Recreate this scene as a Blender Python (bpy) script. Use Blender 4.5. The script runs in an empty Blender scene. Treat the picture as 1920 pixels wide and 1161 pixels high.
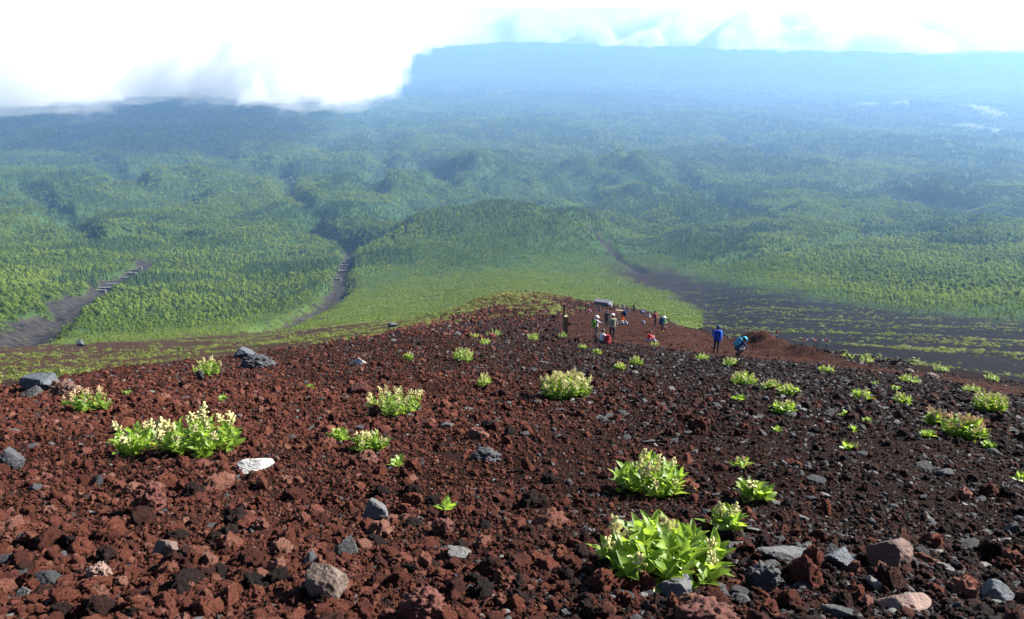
import bpy, bmesh, math, random
import numpy as np
from mathutils import Vector, Matrix, Euler

# ------------------------------------------------------------------ camera, sky, sun, exposure
SC = bpy.context.scene
COL = SC.collection
F = 1495.0                      # focal length in pixels of a 1920 wide frame
PITCH = math.radians(20.5)
CP, SP = math.cos(PITCH), math.sin(PITCH)
CAMZ = 1.6
cam_d = bpy.data.cameras.new('camera')
cam_d.sensor_width = 36.0
cam_d.lens = 36.0 * F / 1920.0
cam_d.clip_start = 0.05
cam_d.clip_end = 200000.0
cam = bpy.data.objects.new('camera', cam_d)
COL.objects.link(cam)
cam.location = (0, 0, CAMZ)
cam.rotation_euler = (math.pi / 2 - PITCH, 0, 0)
SC.camera = cam

SUN_EL, SUN_AZ = math.radians(32), math.radians(67)      # azimuth measured from +Y towards +X
world = bpy.data.worlds.new('World')
SC.world = world
world.use_nodes = True
wn = world.node_tree
sky = wn.nodes.new('ShaderNodeTexSky')
sky.sky_type = 'NISHITA'
sky.sun_disc = False
sky.sun_elevation = SUN_EL
sky.sun_rotation = SUN_AZ
sky.altitude = 2400
sky.air_density = 1.0
sky.dust_density = 1.2
bg = wn.nodes['Background']
bg.inputs['Strength'].default_value = 0.055
wn.links.new(sky.outputs[0], bg.inputs[0])
sun_d = bpy.data.lights.new('sun', 'SUN')
sun_d.energy = 5.0
sun_d.angle = math.radians(0.53)
sun_d.color = (1.0, 0.95, 0.87)
sun = bpy.data.objects.new('sun', sun_d)
COL.objects.link(sun)
SUN_DIR = Vector((math.sin(SUN_AZ) * math.cos(SUN_EL), math.cos(SUN_AZ) * math.cos(SUN_EL), math.sin(SUN_EL)))
sun.rotation_euler = SUN_DIR.to_track_quat('Z', 'Y').to_euler()
sun.location = (60, 30, 60)

SC.view_settings.view_transform = 'Standard'
SC.view_settings.look = 'None'
SC.view_settings.exposure = 1.8
SC.view_settings.gamma = 1.0
SC.view_settings.use_curve_mapping = False
SC.render.engine = 'CYCLES'
SC.cycles.max_bounces = 18
SC.cycles.diffuse_bounces = 4
SC.cycles.transmission_bounces = 4
SC.cycles.transparent_max_bounces = 8
SC.cycles.volume_bounces = 16
SC.cycles.use_denoising = True

rng = np.random.default_rng(7)
random.seed(7)

# ------------------------------------------------------------------ noise
_perm = np.random.default_rng(3).permutation(256)
_perm = np.concatenate([_perm, _perm, _perm])
_g3 = np.random.default_rng(4).normal(size=(256, 3))
_g3 /= np.linalg.norm(_g3, axis=1, keepdims=True)

def pnoise(x, y, z=0.0):
    x, y, z = np.broadcast_arrays(np.asarray(x, float), np.asarray(y, float), np.asarray(z, float))
    xi, yi, zi = np.floor(x).astype(np.int64), np.floor(y).astype(np.int64), np.floor(z).astype(np.int64)
    xf, yf, zf = x - xi, y - yi, z - zi
    u, v, w = [t * t * t * (t * (t * 6 - 15) + 10) for t in (xf, yf, zf)]
    xi &= 255; yi &= 255; zi &= 255
    def g(a, b, c):
        h = _perm[_perm[_perm[(xi + a) & 255] + ((yi + b) & 255)] + ((zi + c) & 255)]
        gr = _g3[h]
        return gr[..., 0] * (xf - a) + gr[..., 1] * (yf - b) + gr[..., 2] * (zf - c)
    def lp(a, b, t): return a + t * (b - a)
    r = lp(lp(lp(g(0,0,0), g(1,0,0), u), lp(g(0,1,0), g(1,1,0), u), v),
           lp(lp(g(0,0,1), g(1,0,1), u), lp(g(0,1,1), g(1,1,1), u), v), w)
    return r * 1.6

def fbm(x, y, z=0.0, octv=4, gain=0.5):
    s, a = 0.0, 1.0
    for i in range(octv):
        s = s + a * pnoise(np.asarray(x) * 2 ** i + 17.3 * i, np.asarray(y) * 2 ** i - 9.1 * i, np.asarray(z) * 2 ** i + 3.7 * i)
        a *= gain
    return s

def sstep(a, b, x):
    t = np.clip((np.asarray(x, float) - a) / (b - a), 0, 1)
    return t * t * (3 - 2 * t)

# ------------------------------------------------------------------ lie of the land: how steeply one looks down to it, per bearing and distance
def T_of(py): return np.tan(PITCH + np.arctan((np.asarray(py, float) - 580.0) / F))

def pchip(xk, yk, x):
    xk, yk = np.asarray(xk, float), np.asarray(yk, float)
    h = np.diff(xk); d = np.diff(yk) / h
    m = np.zeros_like(yk)
    for i in range(1, len(xk) - 1):
        if d[i-1] * d[i] > 0:
            w1, w2 = 2*h[i] + h[i-1], h[i] + 2*h[i-1]
            m[i] = (w1 + w2) / (w1 / d[i-1] + w2 / d[i])
    m[0], m[-1] = d[0], d[-1]
    x = np.clip(x, xk[0], xk[-1])
    i = np.clip(np.searchsorted(xk, x) - 1, 0, len(xk) - 2)
    t = (x - xk[i]) / h[i]
    return ((1 + 2*t) * (1-t)**2 * yk[i] + t * (1-t)**2 * h[i] * m[i] + t*t*(3-2*t) * yk[i+1] + t*t*(t-1) * h[i] * m[i+1])

FAR = [(1800, 400), (3600, 300), (8000, 200), (25000, 103), (70000, 62)]
COLS = {   # bearing (photo column) : near slope G, then (distance, photo row) pairs
 -400: (.40, [(13, 770), (30, 790), (70, 730), (160, 670), (300, 640), (450, 600), (650, 550), (900, 500), (1200, 450)] + FAR),
    0: (.388, [(15.5, 738), (30, 739), (70, 703), (110, 680), (160, 664), (220, 655), (300, 645), (380, 622), (450, 600), (650, 552), (900, 500), (1200, 452)] + FAR),
  240: (.382, [(22, 692), (40, 702), (80, 686), (120, 668), (160, 656), (220, 645), (300, 635), (380, 622), (450, 608), (650, 565), (900, 515), (1200, 465)] + FAR),
  480: (.383, [(29, 668), (60, 676), (100, 658), (180, 643), (300, 626), (400, 610), (500, 594), (700, 560), (1000, 512), (1300, 465)] + FAR),
  640: (.383, [(34, 645), (60, 650), (95, 636), (150, 624), (220, 614), (320, 606), (430, 590), (560, 566), (750, 535), (1000, 500), (1250, 472), (1450, 462)] + FAR),
  800: (.382, [(38, 630), (60, 632), (90, 616), (140, 600), (190, 592), (300, 598), (450, 580), (650, 548), (850, 515), (1150, 455), (1450, 415), (1750, 428), (2500, 362)] + FAR[1:]),
  960: (.382, [(36, 642), (50, 636), (80, 606), (110, 584), (145, 558), (180, 546), (240, 575), (400, 562), (600, 538), (800, 512), (1050, 470), (1250, 420), (1500, 381), (1800, 402), (2400, 375), (2800, 345)] + FAR[1:]),
 1080: (.382, [(36, 645), (50, 634), (80, 605), (110, 589), (150, 568), (180, 560), (240, 585), (400, 568), (600, 545), (800, 517), (1050, 476), (1300, 422), (1520, 396), (1800, 414), (2400, 378), (2800, 345)] + FAR[1:]),
 1200: (.383, [(36, 652), (44, 646), (52, 634), (70, 612), (100, 594), (145, 578), (200, 600), (320, 585), (500, 560), (700, 535), (900, 500), (1050, 484), (1300, 458), (1550, 436)] + FAR),
 1320: (.385, [(34, 664), (40, 664), (47, 655), (56, 641), (75, 620), (120, 634), (200, 616), (350, 596), (450, 582), (600, 550), (750, 522), (1000, 480)] + FAR),
 1440: (.386, [(31, 676), (38, 677), (46, 667), (60, 648), (90, 650), (150, 632), (230, 612), (330, 592), (450, 565), (600, 540), (800, 503), (1150, 450)] + FAR),
 1680: (.395, [(27, 704), (33, 703), (42, 690), (60, 676), (100, 656), (200, 628), (300, 605), (450, 574), (600, 545), (800, 505), (1200, 445)] + FAR),
 1920: (.408, [(22, 745), (27, 742), (36, 722), (60, 703), (100, 672), (140, 652), (230, 622), (330, 602), (500, 560), (800, 500), (1200, 442)] + FAR),
 2320: (.43, [(20, 790), (35, 775), (70, 740), (140, 680), (230, 650), (350, 610), (500, 565), (800, 500), (1200, 442)] + FAR),
}
LY = np.linspace(math.log(2.5), math.log(70000), 420)
CG = np.linspace(-400, 2320, 341)
_ck = sorted(COLS)
_tab = []
for c in _ck:
    G0, pts = COLS[c]
    xs = [math.log(2.5), math.log(6.0), math.log(10.0)] + [math.log(p[0]) for p in pts]
    gs = [G0, G0, G0] + [float(T_of(p[1])) - CAMZ / p[0] for p in pts]
    _tab.append(pchip(xs, gs, LY))
_tab = np.array(_tab)
TAB = np.array([pchip(_ck, _tab[:, i], CG) for i in range(len(LY))])      # [ly, c]
# a little blur so that no crease shows
for _ in range(2):
    TAB[1:-1] = (TAB[:-2] + 2 * TAB[1:-1] + TAB[2:]) / 4
    TAB[:, 1:-1] = (TAB[:, :-2] + 2 * TAB[:, 1:-1] + TAB[:, 2:]) / 4
_T0 = TAB[:, len(CG) // 2] + CAMZ / np.exp(LY)

def bearing(x, y):
    """photo column of the bearing of a ground point"""
    ye = np.maximum(y, 2.5)
    t0 = np.interp(np.log(ye), LY, _T0)
    return 960 + F * np.asarray(x) / ye / (CP + t0 * SP)

def H_base(x, y):
    x = np.asarray(x, float); y = np.asarray(y, float)
    ye = np.maximum(y, 2.5)
    c = np.clip(bearing(x, y), CG[0], CG[-1] - 1e-3)
    l = np.clip(np.log(ye), LY[0], LY[-1] - 1e-6)
    i = (l - LY[0]) / (LY[1] - LY[0]); j = (c - CG[0]) / (CG[1] - CG[0])
    i0 = np.minimum(i.astype(int), len(LY) - 2); j0 = np.minimum(j.astype(int), len(CG) - 2)
    fi, fj = i - i0, j - j0
    g = (TAB[i0, j0] * (1-fi) * (1-fj) + TAB[i0+1, j0] * fi * (1-fj) + TAB[i0, j0+1] * (1-fi) * fj + TAB[i0+1, j0+1] * fi * fj)
    return -g * y

BERM = []       # heaps along the outer side of the trail: x, y, height, radius
for _px, _y, _h, _r in ((1392, 59, .3, 1.3), (1404, 58, .45, 1.2), (1414, 57, .45, 1.1), (1428, 56, .5, 1.3), (1444, 55, .5, 1.4), (1462, 53.5, .42, 1.5), (1484, 51.5, .4, 1.5), (1508, 49.5, .36, 1.5), (1532, 47.5, .3, 1.5), (1556, 46, .25, 1.5)):
    BERM.append(((_px - 960) / F * _y * (CP + .415 * SP), _y, _h, _r))
HILLS = []      # x, y, height, rx, ry  (filled below)
def hill(px, y, h, rx, ry):
    t0 = float(np.interp(math.log(y), LY, _T0))
    HILLS.append(((px - 960) / F * y * (CP + t0 * SP), y, h, rx, ry))
hill(868, 2900, 60, 190, 520); hill(940, 3100, 45, 260, 560); hill(1110, 3000, 60, 240, 300); hill(1180, 3100, 55, 220, 300); hill(1060, 4300, 95, 350, 420)
hill(730, 2350, 45, 260, 380); hill(640, 1500, 22, 140, 260); hill(170, 1750, 34, 220, 340); hill(60, 2500, 55, 300, 420)
hill(330, 2600, 40, 330, 420); hill(1650, 4300, 110, 620, 900); hill(1500, 3000, 40, 380, 460); hill(1380, 3700, 60, 420, 380)
hill(1800, 2300, 35, 330, 350); hill(1260, 2100, 24, 260, 380); hill(480, 3700, 70, 520, 620); hill(1330, 6200, 90, 800, 900)
hill(930, 5600, 110, 700, 700); hill(760, 4300, 70, 420, 420); hill(1700, 7500, 120, 1300, 900); hill(1150, 9500, 170, 1900, 1300)
hill(200, 4700, 100, 700, 500)

CHAN = []       # gully centre lines: list of (pts Nx2, half width, depth)
def chan_dist(x, y, pts):
    d = np.full(np.shape(x), 1e9)
    for (ax, ay), (bx, by) in zip(pts[:-1], pts[1:]):
        ex, ey = bx - ax, by - ay
        t = np.clip(((x - ax) * ex + (y - ay) * ey) / (ex*ex + ey*ey), 0, 1)
        d = np.minimum(d, np.hypot(x - ax - t*ex, y - ay - t*ey))
    return d

def H(x, y):
    x, y = np.broadcast_arrays(np.asarray(x, float), np.asarray(y, float))
    sh = x.shape; x = x.ravel(); y = y.ravel()
    z = H_base(x, y)
    def part(m, fn):
        k = np.nonzero(m)[0]
        if len(k): z[k] += fn(x[k], y[k])
    part(y < 110, lambda x, y: (1 - sstep(45, 110, y)) * (0.10 * fbm(x / 2.6, y / 2.6, 0.3, 3) + 0.035 * fbm(x / 0.55, y / 0.55, 1.7, 3)))
    part((y > 36) & (y < 160), lambda x, y: sstep(36, 42, y) * (1 - sstep(120, 160, y)) * .17 * fbm(x / 1.6, y / 2.0, 14.2, 4, .6))
    part((y > 55) & (y < 1500), lambda x, y: sstep(55, 150, y) * (1 - sstep(900, 1500, y)) * (0.9 * fbm(x / 30, y / 30, 5.1, 3) + 0.25 * fbm(x / 6, y / 6, 2.2, 2)))
    def farrelief(x, y):
        wx = x + 120 * fbm(x / 500, y / 600, 31.0, 2); wy = y + 150 * fbm(x / 450, y / 650, 33.0, 2)
        rd = 1 - np.abs(fbm(wx / 340 + .3 * wy / 900, wy / 1250, 9.0, 3))
        k = sstep(900, 1700, y) * (1 - .45 * sstep(4500, 9000, y))
        return sstep(750, 1300, y) * 9 * fbm(x / 150, y / 190, 4.4, 3) + k * (48 * (rd - .72) + 8 * fbm(x / 70, y / 100, 6.4, 2))
    part(y > 750, farrelief)
    part(y > 3500, lambda x, y: sstep(3500, 9000, y) * 18 * fbm(x / 1500, y / 1900, 7.7, 3))
    for hx, hy, hh, rx, ry in HILLS:
        part((np.abs(x - hx) < 2.4 * rx) & (np.abs(y - hy) < 2.4 * ry), lambda x, y: hh * (.75 if hy < 3500 else .35) * np.exp(-(((x - hx) / rx) ** 2 + ((y - hy) / ry) ** 2) * 1.5) * (1 + .5 * fbm(x / 90, y / 140, 3.9, 3)))
    for bx, by, bh, br in BERM:
        part((np.abs(x - bx) < 5) & (np.abs(y - by) < 6), lambda x, y: bh * np.exp(-((x - bx) ** 2 + ((y - by) / 1.3) ** 2) / br ** 2) * (1 + .2 * fbm(x / .9, y / .9, 2.6, 2)))
    for pts, hw, dp in CHAN:
        P_ = np.array(pts); lo, hi = P_.min(0) - 2.5 * hw, P_.max(0) + 2.5 * hw
        part((x > lo[0]) & (x < hi[0]) & (y > lo[1]) & (y < hi[1]), lambda x, y: -dp * (1 - sstep(hw * .5, hw * 2.0, chan_dist(x, y, pts) * (1 + .4 * fbm(x / 40, y / 40, 18.1, 2)))))
    return z.reshape(sh)

def hit(px, py, y0=2.6, y1=60000):
    """first ground point on the line of sight through a photo position"""
    v = (580 - py) / F; u = (px - 960) / F
    d = np.array([u, CP + v * SP, -SP + v * CP])
    ys = np.exp(np.linspace(math.log(y0), math.log(y1), 900))
    xs = ys * d[0] / d[1]; zs = CAMZ + ys * d[2] / d[1]
    below = zs < H(xs, ys)
    if not below.any():
        k = len(ys) - 1
    else:
        k = int(np.argmax(below))
    lo, hi = (ys[k-1] if k else ys[0]), ys[k]
    for _ in range(18):
        mid = (lo + hi) / 2
        if CAMZ + mid * d[2] / d[1] < H(mid * d[0] / d[1], mid): hi = mid
        else: lo = mid
    yy = hi; xx = yy * d[0] / d[1]
    return np.array([xx, yy, float(H(xx, yy))])

def project(x, y, z):
    zc = y * CP - (z - CAMZ) * SP
    up = y * SP + (z - CAMZ) * CP
    zc = np.where(np.abs(zc) < 1e-6, 1e-6, zc)
    return 960 + F * x / zc, 580 - F * up / zc

def gully(pix, hw, dp, y0=200):
    pts = [tuple(hit(px, py, y0)[:2]) for px, py in pix]
    return (pts, hw, dp)
_c = [gully([(-60, 660), (30, 640), (85, 605), (140, 570), (200, 532), (235, 515), (270, 500), (285, 488)], 10, 6, 250),
      gully([(470, 622), (560, 590), (612, 566), (632, 540), (640, 510), (648, 488), (655, 462)], 9, 8, 330),
      gully([(1205, 510), (1150, 470), (1095, 415)], 5, 5, 420),
      gully([(330, 440), (250, 430), (190, 440), (150, 425), (70, 360), (20, 330)], 26, 26, 700),
      gully([(250, 330), (190, 292), (90, 272)], 40, 34, 1200),
      gully([(655, 462), (625, 440), (570, 420), (600, 405), (540, 360), (530, 300)], 24, 22, 800),
      gully([(900, 350), (850, 345), (800, 305), (760, 280)], 34, 32, 1200),
      gully([(1345, 492), (1450, 470), (1600, 440), (1750, 430)], 20, 16, 600),
      gully([(1420, 400), (1350, 375), (1290, 345), (1260, 300)], 32, 28, 1000),
      gully([(1090, 345), (1180, 330), (1240, 345)], 34, 30, 1200),
      gully([(1600, 350), (1700, 330), (1800, 345)], 40, 34, 1300),
      gully([(690, 345), (720, 270), (700, 230)], 40, 34, 1400),
      gully([(40, 430), (120, 400), (200, 385)], 24, 20, 800),
      gully([(1500, 300), (1400, 270), (1330, 230)], 60, 45, 1800),
      gully([(420, 300), (380, 260), (300, 245)], 60, 45, 1800)]
CHAN.extend(_c)
CHAN.append(gully([(-80, 662), (20, 641), (60, 620), (100, 598)], 10, 3, 250))
CHAN.append(gully([(80, 578), (150, 562), (200, 545)], 7, 1.5, 300))

# ------------------------------------------------------------------ helpers
def tag(o, label=None, cat=None, group=None, kind=None):
    if label: o['label'] = label
    if cat: o['category'] = cat
    if group: o['group'] = group
    if kind: o['kind'] = kind
    return o

def link(name, me, parent=None, loc=None):
    o = bpy.data.objects.new(name, me)
    COL.objects.link(o)
    if parent is not None: o.parent = parent
    if loc is not None: o.location = loc
    return o

def np_mesh(name, V, Fc, mats=(), smooth=True, mi=None):
    V = np.asarray(V, np.float32); Fc = np.asarray(Fc, np.int32)
    me = bpy.data.meshes.new(name)
    n, k = Fc.shape
    me.vertices.add(len(V)); me.vertices.foreach_set('co', V.ravel())
    me.loops.add(n * k); me.loops.foreach_set('vertex_index', Fc.ravel())
    me.polygons.add(n); me.polygons.foreach_set('loop_start', np.arange(0, n*k, k, dtype=np.int32))
    me.polygons.foreach_set('loop_total', np.full(n, k, np.int32))
    for m in mats: me.materials.append(m)
    if mi is not None: me.polygons.foreach_set('material_index', np.asarray(mi, np.int32))
    me.update(calc_edges=True)
    me.polygons.foreach_set('use_smooth', np.full(n, bool(smooth)))
    return me

class MB:
    """collects polygons, then builds one mesh"""
    def __init__(s): s.v = []; s.f = []; s.m = []
    def add(s, V, Fs, mi=0):
        b = len(s.v); s.v.extend([tuple(map(float, p)) for p in V])
        for f in Fs: s.f.append(tuple(i + b for i in f)); s.m.append(mi)
    def box(s, c, d, R=None, mi=0, taper=1.0):
        V = []
        for sz in (-1, 1):
            k = taper if sz > 0 else 1.0
            for sx, sy in ((-1,-1),(1,-1),(1,1),(-1,1)):
                p = Vector((sx*d[0]/2*k, sy*d[1]/2*k, sz*d[2]/2))
                if R is not None: p = R @ p
                V.append(p + Vector(c))
        s.add(V, [(3,2,1,0),(4,5,6,7),(0,1,5,4),(1,2,6,5),(2,3,7,6),(3,0,4,7)], mi)
    def tube(s, pts, rad, n=8, mi=0, cap=True):
        pts = [Vector(p) for p in pts]
        rad = rad if hasattr(rad, '__len__') else [rad] * len(pts)
        V, Fs = [], []
        for i, p in enumerate(pts):
            t = (pts[min(i+1, len(pts)-1)] - pts[max(i-1, 0)]).normalized()
            a = t.cross(Vector((0, 0, 1)) if abs(t.z) < .9 else Vector((1, 0, 0))).normalized()
            b = t.cross(a)
            for k in range(n):
                w = 2 * math.pi * k / n
                V.append(p + (a * math.cos(w) + b * math.sin(w)) * rad[i])
        for i in range(len(pts) - 1):
            for k in range(n):
                Fs.append((i*n+k, i*n+(k+1) % n, (i+1)*n+(k+1) % n, (i+1)*n+k))
        if cap:
            Fs.append(tuple(range(n))[::-1]); Fs.append(tuple((len(pts)-1)*n + k for k in range(n)))
        s.add(V, Fs, mi)
    def mesh(s, name, mats, smooth=False):
        me = bpy.data.meshes.new(name)
        me.from_pydata(s.v, [], s.f)
        for m in mats: me.materials.append(m)
        me.polygons.foreach_set('material_index', np.array(s.m, np.int32))
        me.polygons.foreach_set('use_smooth', np.full(len(s.f), bool(smooth)))
        me.update()
        return me
    def build(s, name, mats, parent=None, loc=None, smooth=False):
        if not isinstance(mats, (list, tuple)): mats = [mats]
        return link(name, s.mesh(name, mats, smooth), parent, loc)

class NT:
    """short-hand for shader node trees"""
    def __init__(s, name):
        s.m = bpy.data.materials.new(name); s.m.use_nodes = True
        s.t = s.m.node_tree; s.p = s.t.nodes['Principled BSDF']; s.out = s.t.nodes['Material Output']
        s.p.inputs['Roughness'].default_value = 0.9
        s.p.inputs['Specular IOR Level'].default_value = 0.25
    def n(s, typ, **kw):
        nd = s.t.nodes.new('ShaderNode' + typ)
        for k, v in kw.items():
            if k.startswith('i_'):
                nm = k[2:].replace('_', ' ')
                nd.inputs[nm].default_value = v
            else: setattr(nd, k, v)
        return nd
    def l(s, a, b): s.t.links.new(a, b)
    def noise(s, scale, detail=4, rough=.6, vec=None, dim='3D'):
        nd = s.n('TexNoise', noise_dimensions=dim)
        nd.inputs['Scale'].default_value = scale; nd.inputs['Detail'].default_value = detail; nd.inputs['Roughness'].default_value = rough
        if vec is not None: s.l(vec, nd.inputs['Vector'])
        return nd.outputs['Fac']
    def ramp(s, fac, stops, interp='LINEAR'):
        nd = s.n('ValToRGB'); cr = nd.color_ramp; cr.interpolation = interp
        while len(cr.elements) < len(stops): cr.elements.new(0.5)
        for e, (p, c) in zip(cr.elements, stops):
            e.position = p; e.color = (*c, 1) if len(c) == 3 else c
        s.l(fac, nd.inputs[0]); return nd.outputs[0]
    def mix(s, fac, a, b, mode='MIX'):
        nd = s.n('Mix', data_type='RGBA', blend_type=mode)
        for sock, v in ((nd.inputs[0], fac), (nd.inputs[6], a), (nd.inputs[7], b)):
            if hasattr(v, 'is_output'): s.l(v, sock)
            elif isinstance(v, tuple): sock.default_value = (*v, 1) if len(v) == 3 else v
            else: sock.default_value = v
        return nd.outputs[2]
    def math(s, op, a, b=0.0, clamp=False):
        nd = s.n('Math', operation=op, use_clamp=clamp)
        for sock, v in ((nd.inputs[0], a), (nd.inputs[1], b)):
            if hasattr(v, 'is_output'): s.l(v, sock)
            else: sock.default_value = v
        return nd.outputs[0]
    def attr(s, name, typ='GEOMETRY'):
        nd = s.n('Attribute', attribute_name=name, attribute_type=typ); return nd
    def bump(s, hgt, strength=.5, dist=.02):
        nd = s.n('Bump'); nd.inputs['Strength'].default_value = strength; nd.inputs['Distance'].default_value = dist
        s.l(hgt, nd.inputs['Height']); s.l(nd.outputs[0], s.p.inputs['Normal']); return nd
    def pos(s): return s.n('NewGeometry').outputs['Position']
    def base(s, c):
        if hasattr(c, 'is_output'): s.l(c, s.p.inputs['Base Color'])
        else: s.p.inputs['Base Color'].default_value = (*c, 1)

def plain(name, col, rough=.8, var=.25, scale=6.0, spec=.25, bump=0.0):
    t = NT(name)
    f = t.noise(scale, 5, .6, t.n('TexCoord').outputs['Object'])
    a = tuple(c * (1 - var) for c in col); b = tuple(min(1, c * (1 + var)) for c in col)
    t.base(t.ramp(f, [(.3, a), (.7, b)]))
    t.p.inputs['Roughness'].default_value = rough
    t.p.inputs['Specular IOR Level'].default_value = spec
    if bump: t.bump(f, bump, .02)
    return t.m

def scatter(name, pts, scl, rot, attrs, protos, pick, kind='stuff', parent=None):
    """one object: many small pieces set on points"""
    me = bpy.data.meshes.new(name)
    n = len(pts)
    me.vertices.add(n); me.vertices.foreach_set('co', np.asarray(pts, np.float32).ravel())
    def at(nm, typ, arr):
        a = me.attributes.new(nm, typ, 'POINT')
        a.data.foreach_set('vector' if typ == 'FLOAT_VECTOR' else 'value', np.asarray(arr).ravel())
    at('scl', 'FLOAT_VECTOR', np.asarray(scl, np.float32)); at('rot', 'FLOAT_VECTOR', np.asarray(rot, np.float32))
    at('pick', 'INT', np.asarray(pick, np.int32))
    for k, v in attrs.items(): at(k, 'FLOAT', np.asarray(v, np.float32))
    o = link(name, me, parent)
    col = bpy.data.collections.new(name + '_pieces')
    for p in protos: col.objects.link(p)
    ng = bpy.data.node_groups.new(name, 'GeometryNodeTree')
    ng.interface.new_socket('Geometry', in_out='INPUT', socket_type='NodeSocketGeometry')
    ng.interface.new_socket('Geometry', in_out='OUTPUT', socket_type='NodeSocketGeometry')
    N = ng.nodes.new
    gi, go = N('NodeGroupInput'), N('NodeGroupOutput')
    iop, ci = N('GeometryNodeInstanceOnPoints'), N('GeometryNodeCollectionInfo')
    ci.inputs['Collection'].default_value = col
    ci.inputs['Separate Children'].default_value = True; ci.inputs['Reset Children'].default_value = True
    iop.inputs['Pick Instance'].default_value = True
    def na(nm, typ):
        a = N('GeometryNodeInputNamedAttribute'); a.data_type = typ; a.inputs['Name'].default_value = nm
        return a.outputs['Attribute']
    e2r = N('FunctionNodeEulerToRotation')
    L = ng.links.new
    L(na('rot', 'FLOAT_VECTOR'), e2r.inputs[0]); L(e2r.outputs[0], iop.inputs['Rotation'])
    L(na('scl', 'FLOAT_VECTOR'), iop.inputs['Scale']); L(na('pick', 'INT'), iop.inputs['Instance Index'])
    L(gi.outputs[0], iop.inputs['Points']); L(ci.outputs[0], iop.inputs['Instance']); L(iop.outputs[0], go.inputs[0])
    md = o.modifiers.new('set', 'NODES'); md.node_group = ng
    o['kind'] = kind
    return o

# ------------------------------------------------------------------ the ground sheet
def inside(px, py, poly):
    px = np.asarray(px); py = np.asarray(py)
    r = np.zeros(px.shape, bool)
    n = len(poly)
    for i in range(n):
        (x0, y0), (x1, y1) = poly[i], poly[(i+1) % n]
        c = ((y0 > py) != (y1 > py)) & (px < (x1 - x0) * (py - y0) / (y1 - y0 + 1e-12) + x0)
        r ^= c
    return r

def poly_depth(px, dist, tbl):
    """is the ground farther than a limit given per bearing"""
    return np.interp(px, [t[0] for t in tbl], [t[1] for t in tbl])

# distance (m) at which each cover begins, by bearing
TREES_FROM = [(-400, 330), (0, 330), (240, 360), (480, 420), (560, 520), (640, 640), (720, 740), (800, 800), (960, 850), (1080, 860), (1150, 900), (1200, 960), (1260, 860), (1340, 700), (1440, 590), (1560, 500), (1680, 420), (1920, 350), (2320, 350)]
TURF_FROM = [(-400, 250), (0, 250), (240, 280), (480, 330), (640, 300), (800, 240), (960, 165), (1080, 190), (1200, 170), (1320, 160), (1440, 9e5), (2320, 9e5)]
TURF_TO = [(-400, 9e5), (1080, 9e5), (1120, 900), (1180, 720), (1230, 600), (1300, 460), (1360, 330), (1420, 200), (1460, 0), (2320, 0)]
TRAIL_FROM = [(-400, 9e5), (960, 9e5), (980, 44), (1040, 42), (1130, 41), (1200, 39), (1320, 37), (1440, 36), (1560, 33), (1680, 31), (1800, 29), (1920, 26), (2320, 24)]
TRAIL_TO = [(-400, 0), (960, 0), (1000, 80), (1040, 90), (1130, 130), (1180, 150), (1240, 105), (1320, 72), (1440, 62), (1560, 46), (1680, 41), (1800, 38), (1920, 35), (2320, 32)]

def cover(x, y):
    c = bearing(x, y)
    w = 1 + 0.10 * fbm(x / 25, y / 25, 3.3, 3) * sstep(80, 300, y)
    yw = y * w
    lt = np.log(np.maximum(yw, 1))
    def past(tbl, soft=.05):
        l = np.log(np.maximum(poly_depth(c, y, tbl), 1e-3))
        return sstep(-soft, soft, lt - l)
    forest = past(TREES_FROM, .16)
    turf = past(TURF_FROM, .12) * (1 - past(TURF_TO, .10))
    trail = past(TRAIL_FROM, .08) * (1 - past(TRAIL_TO, .08)) * sstep(985, 1110, c + 90 * fbm(x / 3, y / 5, 1.1, 4))
    near = 1 - past([(-400, 40), (300, 45), (620, 60), (800, 130), (900, 185), (1100, 190), (1250, 110), (1440, 70), (1920, 46), (2320, 46)], .12)
    g = np.zeros_like(c)
    for k, (pts, hw, dp) in enumerate(CHAN[:3] + CHAN[-2:]):
        d = chan_dist(x, y, pts)
        g = np.maximum(g, 1 - sstep(hw * 0.85, hw * 1.35, d * (1 + .75 * fbm(x / 22, y / 22, 8.8, 3) + .5 * fbm(x / 6, y / 6, 18.8, 2))))
    return dict(c=c, forest=forest * (1 - g), turf=turf * (1 - g), trail=trail, near=near, gully=g)

rows = np.concatenate([np.linspace(-12, 2.2, 50), np.exp(np.linspace(math.log(2.3), math.log(62), 300)),
                       np.exp(np.linspace(math.log(63), math.log(950), 170)), np.exp(np.linspace(math.log(970), math.log(68000), 190))])
ncol = 460
mm = np.linspace(-0.97, 0.97, ncol)
YY = np.repeat(rows, ncol).reshape(-1, ncol)
XX = mm[None, :] * (np.maximum(YY, 0) + 15)
ZZ = H(XX, YY)
nr = len(rows)
ii = np.arange(nr * ncol).reshape(nr, ncol)
quads = np.stack([ii[:-1, :-1], ii[:-1, 1:], ii[1:, 1:], ii[1:, :-1]], -1).reshape(-1, 4)

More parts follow.
